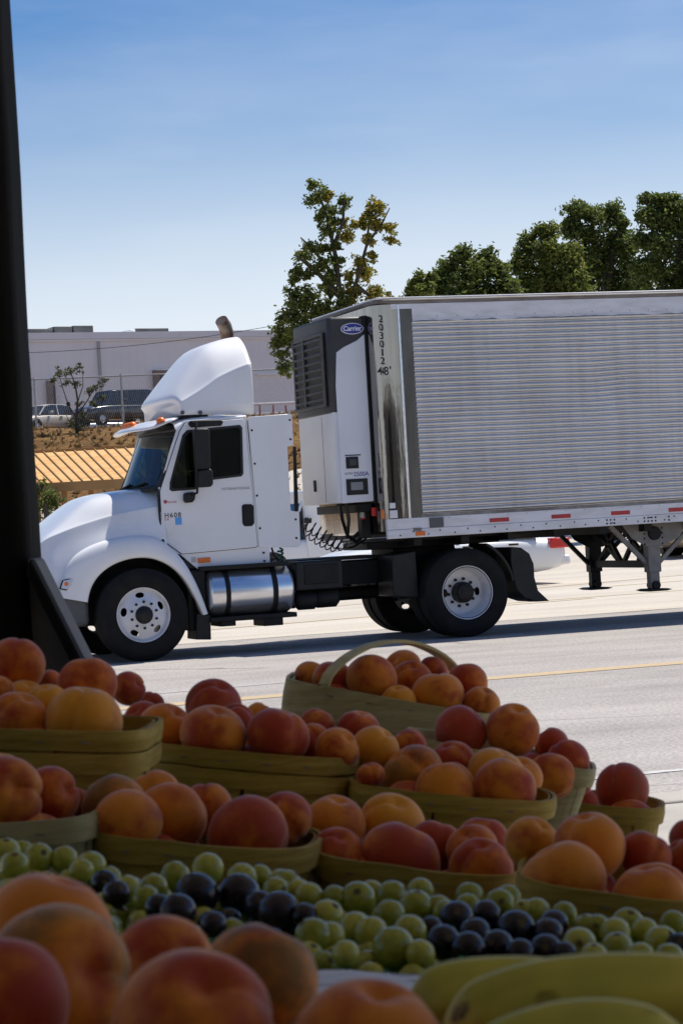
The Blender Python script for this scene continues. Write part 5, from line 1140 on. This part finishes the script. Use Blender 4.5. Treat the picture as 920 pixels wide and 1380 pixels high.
# basket, photo x, y, diameter, depth behind the front rim, (blush, yellow, green), label [, rotation]
RED, ORG, YEL, GRN, PNK, DRK = (.68, .2, .22), (.44, .35, .15), (.24, .85, .22), (.38, .5, .72), (.58, .35, .2), (.74, .1, .5)
PE = [
('A',175,1111,94,.06,ORG,'squat orange peach with its cleft up, front left of front left basket',(-1.1,.5,.2)),
('A',156,1087,90,.13,GRN,'greenish peach at the left back of the front left basket'),
('A',208,1070,72,.20,ORG,'small orange peach at the very back of the front left basket'),
('A',227,1101,98,.11,ORG,'large orange peach upright in the middle of the front left basket'),
('A',279,1088,72,.17,PNK,'pink orange peach behind the middle of the front left basket'),
('A',331,1127,114,.08,RED,'biggest red peach with green flank at the right of front left basket'),
('A',383,1105,80,.15,PNK,'rosy peach at the right back of the front left basket'),
('B',453,1112,86,.16,ORG,'orange peach at the left back of the front middle basket'),
('B',526,1108,86,.18,YEL,'yellow peach at the back of the front middle basket'),
('B',451,1153,80,.06,DRK,'dull red peach low at the left of the front middle basket'),
('B',538,1162,110,.07,RED,'big cleft red peach at the front of the front middle basket',(.4,.3,1.2)),
('B',586,1140,76,.12,RED,'dark pink peach behind the big cleft one, front middle basket'),
('B',646,1173,90,.05,RED,'red peach at the right front of the front middle basket'),
('B',636,1145,70,.11,PNK,'small rosy peach half hidden in the front middle basket'),
('B',648,1134,74,.17,PNK,'pink peach at the right back of the front middle basket'),
('C',761,1187,118,.06,ORG,'biggest orange peach at the front of the front right basket'),
('C',796,1139,100,.14,ORG,'orange red peach standing behind the biggest one, front right basket'),
('C',716,1137,76,.17,YEL,'yellow green peach at the left back of the front right basket'),
('C',879,1207,104,.04,ORG,'dim orange peach low at the right of the front right basket'),
('C',868,1152,72,.15,DRK,'dusky peach behind, right part of the front right basket'),
('C',928,1130,62,.22,DRK,'nearly black peach at the right picture edge, upper one'),
('C',918,1160,60,.17,DRK,'dark peach at the right picture edge, lower one'),
('D',10,1072,104,.07,PNK,'large pink cleft peach at the left picture edge',(1.2,.2,.4)),
('D',70,1072,84,.11,RED,'red peach with deep cleft in the left edge basket',(1.3,-.2,.9)),
('D',94,1082,54,.15,PNK,'small rosy peach at the right of the left edge basket'),
('D',2,1042,60,.18,YEL,'pale peach peeking over the left edge basket pile'),
('E',112,973,102,.07,YEL,'large golden peach at the front of the basket beside the column'),
('E',24,969,80,.07,ORG,'orange peach with dark lower half beside the golden one'),
('E',62,952,66,.14,YEL,'pale yellow peach behind the golden one by the column'),
('E',34,944,62,.17,YEL,'small golden peach deep in the basket by the column'),
('E',118,922,82,.20,RED,'deep red peach on top of the basket by the column'),
('E',22,898,82,.22,RED,'dark red peach highest in front of the column'),
('E',-2,932,46,.16,ORG,'orange peach cut by the left edge above the deep basket'),
('E',66,922,40,.27,DRK,'small dark peach behind the pile at the column foot'),
('K',172,928,50,.03,RED,'red cleft peach between the column basket and the road',(1.2,.1,1.0)),
('K',203,950,40,.08,DRK,'dark small peach behind the left end of the second row'),
('F',222,987,82,.06,ORG,'orange peach at the left front of the second row basket'),
('F',287,991,90,.06,ORG,'round orange peach second from left in the second row basket'),
('F',373,991,84,.06,RED,'round red peach third from left in the second row basket'),
('F',420,1001,58,.08,PNK,'small orange pink peach right of the red one, second row basket'),
('F',456,1010,60,.05,PNK,'cleft orange peach at the right end of second row basket',(.9,.2,.6)),
('F',191,970,54,.14,DRK,'dusky peach behind the left end of the second row basket'),
('F',318,975,56,.14,DRK,'grey bloomed peach behind between the second row pair'),
('K',285,952,78,.06,DRK,'dark red peach standing above the second row against the road'),
('F',350,966,42,.20,ORG,'tiny orange peach glimpsed behind the second row'),
('F',428,979,52,.19,PNK,'pink peach behind the right end of the second row'),
('F',482,982,58,.19,RED,'red and yellow peach below the handled basket'),
('G',505,1011,68,.13,YEL,'half yellow half red peach at the left back of second row right basket'),
('G',556,1044,88,.07,GRN,'greenish red peach at the left of the second row right basket'),
('G',603,1067,86,.04,ORG,'golden orange peach at the front of the second row right basket'),
('G',608,1027,62,.15,PNK,'rosy peach at the back of the second row right basket'),
('G',680,1063,84,.05,PNK,'cleft rosy peach front right in the second row right basket',(.5,.2,1.4)),
('G',668,1042,80,.12,YEL,'pale orange peach behind the cleft rosy one'),
('G',699,1047,62,.15,ORG,'orange peach half hidden behind the pale one, second row right basket'),
('H',745,1046,66,-.12,ORG,'orange peach between second row right basket and the far right basket'),
('H',770,1050,56,-.05,DRK,'greyish peach behind the orange one near the far right basket'),
('G',499,1044,38,.04,PNK,'small pink peach at the left corner of the second row right basket'),
('G',553,1005,50,.21,PNK,'pale pink peach far back below the handled basket'),
('J',622,987,72,.05,RED,'red orange peach high in the rear basket, left of a pair'),
('J',692,984,74,.05,ORG,'orange peach with stem end showing, high in the rear basket',(.5,0,.4)),
('J',743,1003,48,.12,DRK,'dark peach at the right back of the rear basket'),
('J',764,1027,62,.06,DRK,'dark red peach at the right end of the rear basket'),
('H',837,1063,74,.08,DRK,'single dark brown red peach at the far right against the road'),
('H',781,1084,50,.02,RED,'small red peach low beside the far right dark peach'),
('I',418,911,46,.08,ORG,'orange peach at the left corner of the handled basket'),
('I',449,915,54,.08,RED,'red peach under the near foot of the basket handle'),
('I',502,917,72,.07,ORG,'big orange peach in the middle of the handled basket'),
('I',553,917,56,.13,ORG,'orange red peach behind centre in the handled basket'),
('I',590,936,72,.06,ORG,'big orange peach at the right front of the handled basket'),
('I',630,921,58,.13,RED,'dark red peach at the right back of the handled basket'),
('I',648,951,54,.06,ORG,'orange peach at the right corner of the handled basket'),
('I',542,902,54,.18,ORG,'orange peach under the top of the basket handle'),
('I',487,908,42,.15,ORG,'small orange peach at the back left of the handled basket'),
('I',536,948,50,.03,YEL,'pale peach low against the rim of the handled basket'),
('I',580,908,50,.18,RED,'reddish peach behind, right under the basket handle'),
]
NEAR = [
(70,1258,190,1.32,ORG,'large orange peach at the lower left, furthest of the near heap',(0,.3,.2)),
(84,1322,214,1.18,GRN,'biggest dark green and red peach in the near heap',(1.3,.2,.6)),
(2,1352,184,1.10,RED,'blurred red orange peach in the bottom left corner',(.2,.3,2)),
(222,1303,146,1.28,ORG,'orange cleft peach in the middle of the near heap',(1.2,.3,.6)),
(255,1388,228,1.06,(.55,.4,.4),'nearest big peach at the bottom with a dark stem spot',(.7,.2,.3)),
(352,1322,164,1.24,GRN,'lopsided orange and green peach right of the near heap',(.3,.4,1)),
(492,1413,204,1.05,ORG,'orange peach cut by the bottom edge beside the green bananas',(.3,.2,.4)),
]
PL = []
for e in PE:
    k, px, py, d, kk, colr_, lab = e[:7]; B_ = BK[k]; t_ = min(max((px-B_['pl'][0])/(B_['pr'][0]-B_['pl'][0]), -.3), 1.2); D = B_['DL']+(B_['DR']-B_['DL'])*t_+kk
    rr_ = d*D/FPX/2; fr = D-kk; kk2 = max(kk, rr_*1.05) if kk > 0 else kk; PL.append([px, py, d, fr+kk2, colr_, lab, e[7] if len(e) > 7 else None, fr+rr_*1.0 if kk > 0 else 0])
for e in NEAR: PL.append([e[0], e[1], e[2], e[3], e[4], e[5], e[6], 0])
# settle: peaches that overlap are slid along their own line of sight until they only touch
for it in range(40):
    for i in range(len(PL)):
        for j in range(i+1, len(PL)):
            a, b = PL[i], PL[j]
            ra, rb = a[2]*a[3]/FPX/2, b[2]*b[3]/FPX/2; pa, pb = dep(a[0], a[1], a[3]), dep(b[0], b[1], b[3]); ov = (ra+rb)*.93-(pa-pb).length
            if ov > 0 and abs(a[3]-b[3]) < .4:
                s = 1 if a[3] > b[3] else -1; st = min(ov*.5, .006); a[3] = max(a[3]+s*st*.5, a[7]); b[3] = max(b[3]-s*st*.5, b[7])
def add_peach(p, r_, colr_, lab, rot, grp):
    o = link_mesh('peach', random.choice(PM), p, rot, (r_*random.uniform(.95, 1.06), r_*random.uniform(.94, 1.04), r_*random.uniform(.95, 1.03))); o.color = (*colr_, 1); tag(o, lab, 'peach', grp); return o
for px, py, d, D, colr_, lab, rot, _ in PL:
    rot = rot or (random.uniform(-.7, .7), random.uniform(-.5, .7), random.gauss(-1.571, .8) if random.random() < .6 else random.uniform(0, 6.28)); j = [min(1, max(0, c+random.uniform(-.1, .1))) for c in colr_]
    o = add_peach(dep(px, py, D), d*D/FPX/2, j, lab, (rot[0], rot[1], rot[2]-YAW), 'peaches in baskets' if D > 1.6 else 'peaches in the near heap')
# lower layer inside each basket, mostly hidden
FILL = {'A': 'front left', 'B': 'front middle', 'C': 'front right', 'D': 'left edge', 'E': 'column', 'F': 'second row', 'G': 'second row right', 'H': 'far right', 'I': 'handled', 'J': 'rear', 'K': 'hidden'}
for k, B_ in BK.items():
    nx = max(2, int(B_['L']/.085)); ny = 2
    for i in range(nx):
        for j in range(ny):
            p = B_['o']+B_['X']*(B_['L']*.82*((i+.5)/nx-.5))+B_['Y']*(B_['W']*(.32+.40*j))-B_['Z']*(.034+random.uniform(-.008, .008)); c = random.choice((RED, ORG, DRK, PNK))
            add_peach(p, .036, c, 'peach buried in the lower layer of the %s basket' % FILL[k], (random.uniform(-1, 1), random.uniform(-1, 1), random.uniform(0, 6)), 'lower layer of the %s basket' % FILL[k])

# ------------------------------------------------------------------ grapes
def grape_mat(name, c1, c2, rough, sss):
    m = mat(name, c1, rough, 0, .5, Subsurface_Weight=sss, Subsurface_Radius=(.006, .005, .002), Subsurface_Scale=1.0); n2, l2, b2 = nodes(m)
    oi2 = n2.new('ShaderNodeObjectInfo'); t_ = tex(m, (1, 1, 1), sc_=2.2, det=6, rough=.7); mr = n2.new('ShaderNodeMath'); mr.operation = 'ADD'; l2.new(t_.outputs[0], mr.inputs[0])
    sb2 = n2.new('ShaderNodeMath'); sb2.operation = 'MULTIPLY_ADD'; sb2.inputs[1].default_value = .4; sb2.inputs[2].default_value = -.2; l2.new(oi2.outputs['Random'], sb2.inputs[0]); l2.new(sb2.outputs[0], mr.inputs[1])
    r_ = ramp(m, mr.outputs[0], [(.3, c1), (.7, c2)]); base(m, r_.outputs[0]); return m
G_grn = grape_mat('green_grape_skin', (.29, .31, .035), (.52, .50, .09), .2, .3)
G_drk = grape_mat('dark_grape_skin', (.008, .006, .013), (.026, .017, .032), .24, .0)
M_stemscar = mat('stem_scar', (.12, .09, .04), .8)
M_tip0 = mat('dry_stem', (.16, .12, .05), .8)
def grape_mesh(nm, m):
    bm = bmesh.new(); bmesh.ops.create_icosphere(bm, subdivisions=3, radius=1)
    for v in bm.verts:
        e = math.exp(-((1-v.co.z)/.03)); v.co *= 1-.10*e; v.co.z *= 1.03
    me = bpy.data.meshes.new(nm); bm.to_mesh(me); bm.free()
    for p in me.polygons: p.use_smooth = True
    me.materials.append(m); me.materials.append(M_stemscar)
    for p in me.polygons:
        if p.center.z > .88 and (p.center.x**2+p.center.y**2) < .02: p.material_index = 1
    return me
GM = {'g': grape_mesh('green_grape', G_grn), 'd': grape_mesh('dark_grape', G_drk)}
GR = [('g',8,1118,38,0),('g',8,1150,42,0),('g',30,1147,30,0),('g',52,1156,41,0),('g',87,1158,37,0),('g',123,1168,42,0),('g',20,1167,40,0),('g',110,1174,34,0),('d',141,1191,38,0),('d',157,1205,38,0),
('g',172,1198,37,1),('g',207,1197,39,1),('g',197,1212,38,1),('g',236,1181,41,1),('g',280,1171,44,1),('g',326,1184,42,1),('g',350,1182,34,1),('g',378,1190,38,1),('g',372,1200,36,1),
('d',265,1206,60,1),('d',322,1206,58,1),('d',240,1229,50,1),('d',214,1224,38,1),('d',350,1221,42,1),('d',376,1230,58,1),('d',410,1236,38,1),('d',288,1246,36,1),
('g',386,1192,40,2),('g',416,1208,38,2),('g',402,1200,32,2),('g',440,1236,47,2),('g',422,1262,50,2),('g',451,1211,36,2),('g',482,1213,50,2),('g',528,1208,43,2),('g',560,1223,47,2),('g',525,1234,43,2),('g',500,1203,34,2),('g',566,1201,36,2),('g',478,1252,46,2),('g',530,1278,58,2),('g',566,1286,40,2),('g',466,1286,38,2),('g',590,1224,36,2),('g',601,1232,38,2),('g',500,1258,46,2),('g',445,1262,40,2),('g',552,1256,46,2),
('d',615,1238,48,3),('d',655,1233,40,3),('d',695,1253,53,3),('d',640,1259,44,3),('d',597,1269,46,3),('d',631,1279,47,3),('d',738,1259,43,3),('d',735,1281,45,3),('d',760,1286,34,3),('d',746,1246,40,3),('d',670,1275,44,3),('d',700,1285,40,3),('d',580,1252,34,3),
('g',632,1209,40,4),('g',673,1218,41,4),('g',630,1222,36,4),('g',684,1211,37,4),('g',722,1229,38,4),('g',705,1228,32,4),('g',780,1273,47,4),('g',790,1250,36,4),('g',804,1251,38,4),('g',828,1258,43,4),('g',845,1246,45,4),('g',868,1256,38,4),('g',890,1271,47,4),('g',831,1279,45,4),('g',901,1291,40,4),('g',906,1246,38,4),('d',913,1276,38,3),('g',862,1290,40,4),('g',800,1290,38,4),('g',760,1232,34,4)]
GL = {('g',0): 'pale green grape in the heap at the left edge', ('d',0): 'dark grape among the green ones at the left edge', ('g',1): 'small green grape behind the big black grapes left of centre', ('d',1): 'big black grape in the heap left of centre',
      ('g',2): 'green grape in the central heap over the green tray', ('d',3): 'black grape in the heap right of centre', ('g',4): 'yellow green grape in the heap at the right', ('d',4): 'black grape in the heap right of centre'}
def zg(px): return interp([(0, 1.185), (450, 1.15), (920, 1.115)], px)
def grape(k, p, r_, reg):
    o = link_mesh('green_grape' if k == 'g' else 'dark_grape', GM[k], p, (random.uniform(-1.2, 1.2), random.uniform(-1.2, 1.2), random.uniform(0, 6.28)), (r_, r_, r_)); tag(o, GL[(k, reg)], 'grape', GL[(k, reg)].replace('grape', 'grapes')); return o
placed = []
ORD = 'leftmost,second from left,third from left,fourth from left,fifth from left,sixth from left,seventh from left,eighth from left,ninth from left,tenth from left,eleventh from left,twelfth from left,thirteenth from left,fourteenth from left,fifteenth from left,sixteenth from left,seventeenth from left,eighteenth from left,nineteenth from left,twentieth from left,twenty first from left,twenty second from left'.split(',')
cnt = {}
for k, px, py, d, reg in sorted(GR, key=lambda e: e[1]):
    z = zg(px); p = onZ(px, py, z); D = (p-CAM).dot(fw); r_ = d*D/FPX/2
    placed.append((p, r_)); i_ = cnt.get((k, reg), 0); cnt[(k, reg)] = i_+1; o = grape(k, p, r_, reg); o['label'] = GL[(k, reg)].replace(' in the heap', ' on top of the heap').replace(' in the central heap', ' on top of the central heap')+', '+ORD[i_]
rn = random.Random(9)
for v_ in lin(1.73, 2.14, 14):
    for u_ in lin(-.36, .36, 28):
        u2, v2 = u_+rn.uniform(-.008, .008), v_+rn.uniform(-.008, .008); p = stall(u2, v2, 0); px = 460+u2/v2*FPX; 
        if v2 > 2.10-(u2+.3)*.25 or px < -30 or px > 950: continue
        p.z = zg(px)-.020+rn.uniform(-.006, .004); r_ = rn.uniform(.0105, .0135)
        if any((p-q).length < (r_+s)*.86 for q, s in placed): continue
        reg = 0 if px < 150 else 1 if px < 400 else 2 if px < 590 else 3 if px < 740 else 4
        k = {0: 'g', 1: 'd' if rn.random() < .4 else 'g', 2: 'g', 3: 'd', 4: 'g'}[reg]
        placed.append((p, r_)); o = grape(k, p, r_, reg); o['label'] = o['label'].replace(' grape', ' grape low down', 1)

# ------------------------------------------------------------------ trays, paper, bananas, stand
M_tray = mat('green_plastic', (.02, .22, .10), .35)
def tray(u0, u1, v0, v1, z0, z1, label):
    t_ = root('pint_tray', stall((u0+u1)/2, (v0+v1)/2, z0)); tag(t_, label, 'tray', 'green plastic grape trays')
    sbox(u0, u1, v0, v1, z0, z0+.003).build('base', M_tray, t_)
    for a in ((u0, u1, v0, v0+.003), (u0, u1, v1-.003, v1), (u0, u0+.003, v0+.0032, v1-.0032), (u1-.003, u1, v0+.0032, v1-.0032)): sbox(*a, z0+.0031, z1).build('wall', M_tray, t_)
    sbox(u0-.004, u1+.004, v0-.005, v0-.0002, z1-.010, z1+.001).build('rim', M_tray, t_)
tray(-.02, .072, 1.69, 2.0, 1.10, 1.134, 'green plastic tray under the central green grapes')
tray(.078, .33, 1.70, 1.95, 1.075, 1.10, 'green plastic tray under the right hand grapes')
tray(-.36, -.025, 1.70, 2.1, 1.10, 1.135, 'green plastic tray under the left hand grapes')
M_paper = mat('printed_paper', (.7, .71, .74), .8); t = tex(M_paper, (3, 26, 1), sc_=2.4, det=3, rough=.4)
base(M_paper, ramp(M_paper, t.outputs[0], [(.36, (.08, .09, .14)), (.42, (.66, .68, .74)), (.6, (.78, .78, .80))]).outputs[0])
rows = []
for i in range(33):
    row = []
    for j in range(25):
        u, v = -.42+.62*i/32, 1.22+.46*j/24; z = 1.138-(u*.035)+.02*(v-1.45)+.012*noise.noise(Vector((u*7, v*7, 1)))+.006*noise.noise(Vector((u*19, v*19, 1))); row.append(stall(u, v, z))
    rows.append(row)
tag(MB().grid(rows).build('paper_sheet', M_paper, smooth=True, fix=False), 'crumpled white printed paper between the near peaches and the grapes', 'paper')
M_ban = mat('banana_skin', (.45, .42, .08), .5, 0, .35); t = tex(M_ban, (1, 1, 1), sc_=11, det=5); t2 = tex(M_ban, (2, 9, 9), sc_=6, det=3)
a = ramp(M_ban, t.outputs[0], [(.3, (.42, .43, .06)), (.6, (.72, .62, .10))]); b2 = ramp(M_ban, t2.outputs[0], [(.30, (.22, .15, .08)), (.40, (1, 1, 1))]); base(M_ban, mixc(M_ban, 1., a.outputs[0], b2.outputs[0], 'MULTIPLY'))
M_tip = mat('banana_stem', (.10, .09, .035), .7)
def banana(pts, D0, rmax, label, dD=0.):
    P_ = [dep(x, y, D0+dD*i/(len(pts)-1)) for i, (x, y) in enumerate(pts)]; xs_ = []
    for i in range(len(P_)-1):
        a_, b, c, d = P_[max(i-1, 0)], P_[i], P_[i+1], P_[min(i+2, len(P_)-1)]
        for k in range(8): t_ = k/8; xs_.append(.5*(2*b+(c-a_)*t_+(2*a_-5*b+4*c-d)*t_*t_+(3*b-a_-3*c+d)*t_**3))
    xs_.append(P_[-1]); n = len(xs_); g = MB(); rows = []; prev = None; N = 20
    r_ = root('banana', xs_[n//2]-Vector((0, 0, rmax))); tag(r_, label, 'banana', 'green bananas at the bottom right')
    for i, p in enumerate(xs_):
        t_ = i/(n-1); rad = rmax*min(1, .30+2.6*t_**.8 if t_ < .3 else 1, .34+2.8*(1-t_) if t_ > .7 else 1); tg = (xs_[min(i+1, n-1)]-xs_[max(i-1, 0)]).normalized()
        a_ = tg.cross(Vector((0, 0, 1))).normalized() if prev is None else (prev-tg*prev.dot(tg)).normalized(); prev = a_; b = tg.cross(a_)
        rows.append([p+(a_*math.cos(th)+b*math.sin(th))*rad*(1+.075*math.cos(5*th+.6)) for th in [2*math.pi*k/N for k in range(N)]])
    g.grid(rows, cu=True); g.f += [tuple(range(N)), tuple(range((n-1)*N, n*N))]; g.build('fruit', M_ban, r_, smooth=True)
    MB().tube([xs_[0], xs_[0]+(xs_[0]-xs_[1]).normalized()*.03], [rmax*.32, rmax*.25], 8).build('stem', M_tip, r_, smooth=True)
    MB().tube([xs_[-1], xs_[-1]+(xs_[-1]-xs_[-2]).normalized()*.008], [rmax*.3, rmax*.22], 8).build('blossom_end', M_tip, r_, smooth=True)
banana([(560, 1385), (600, 1352), (660, 1342), (740, 1345), (850, 1372), (960, 1420)], 1.20, .0195, 'green yellow banana furthest back in the bottom right corner')
banana([(610, 1420), (660, 1378), (740, 1352), (840, 1344), (940, 1352), (1060, 1390)], 1.10, .0205, 'big green banana with a dark streak arching across the bottom right corner')
banana([(640, 1470), (700, 1425), (780, 1405), (860, 1412), (960, 1450)], 1.02, .0185, 'nearest green banana cut by the bottom edge')
M_stand = dirty('stand_wood', (.16, .12, .08), (.10, .075, .05), .8, 5, (1, 6, 1), bm_=.2)
stn = root('display_stand', stall(-.1, 2.2, 0)); tag(stn, 'stepped wooden stand carrying the fruit baskets', 'stand')
sbox(-.9, .50, .72, 2.02, 1.03, 1.07).build('front_top', M_stand, stn)
sbox(-.9, .44, 2.022, 3.42, .88, .92).build('rear_top', M_stand, stn); sbox(-.9, .30, 3.422, 4.05, .88, .92).build('rear_top', M_stand, stn)
for u, v, z in ((-.85, .8, 1.03), (.42, .8, 1.03), (-.85, 1.98, 1.03), (.42, 1.98, 1.03), (-.85, 3.35, .88), (.38, 3.35, .88), (-.85, 3.95, .88), (.24, 3.95, .88)): sbox(u, u+.06, v-.06, v, 0, z).build('leg', M_stand, stn)
sbox(-.46, .46, .9, 1.42, 1.0702, 1.13).build('step', M_stand, stn)
for k, B_ in BK.items():
    zz = min((B_['base']+B_['X']*s*B_['L']*.40).z for s in (-1, 1))-.004; u = (B_['base']-CAM).dot(rt); v = (B_['base']-Vector((CAM.x, CAM.y, B_['base'].z))).dot(Vector((math.sin(YAW), math.cos(YAW), 0)))
    if zz > .93: sbox(u-.10, u+.10, v-.06, v+.06, .9202 if v > 2.08 else 1.0702, zz).build('step', M_stand, stn)
# the heap of near peaches rests on a lower layer
for (u, v) in ((-.17, 1.02), (-.10, 1.00), (-.03, 1.02), (-.20, 1.12), (-.12, 1.12), (-.04, 1.13), (-.19, 1.22), (-.11, 1.22), (-.05, 1.22), (.04, 1.0)):
    add_peach(stall(u, v, 1.168), .038, random.choice((ORG, RED, DRK)), 'peach in the lower layer of the near heap', (random.uniform(-1, 1), random.uniform(-1, 1), random.uniform(0, 6)), 'lower layer of the near heap')
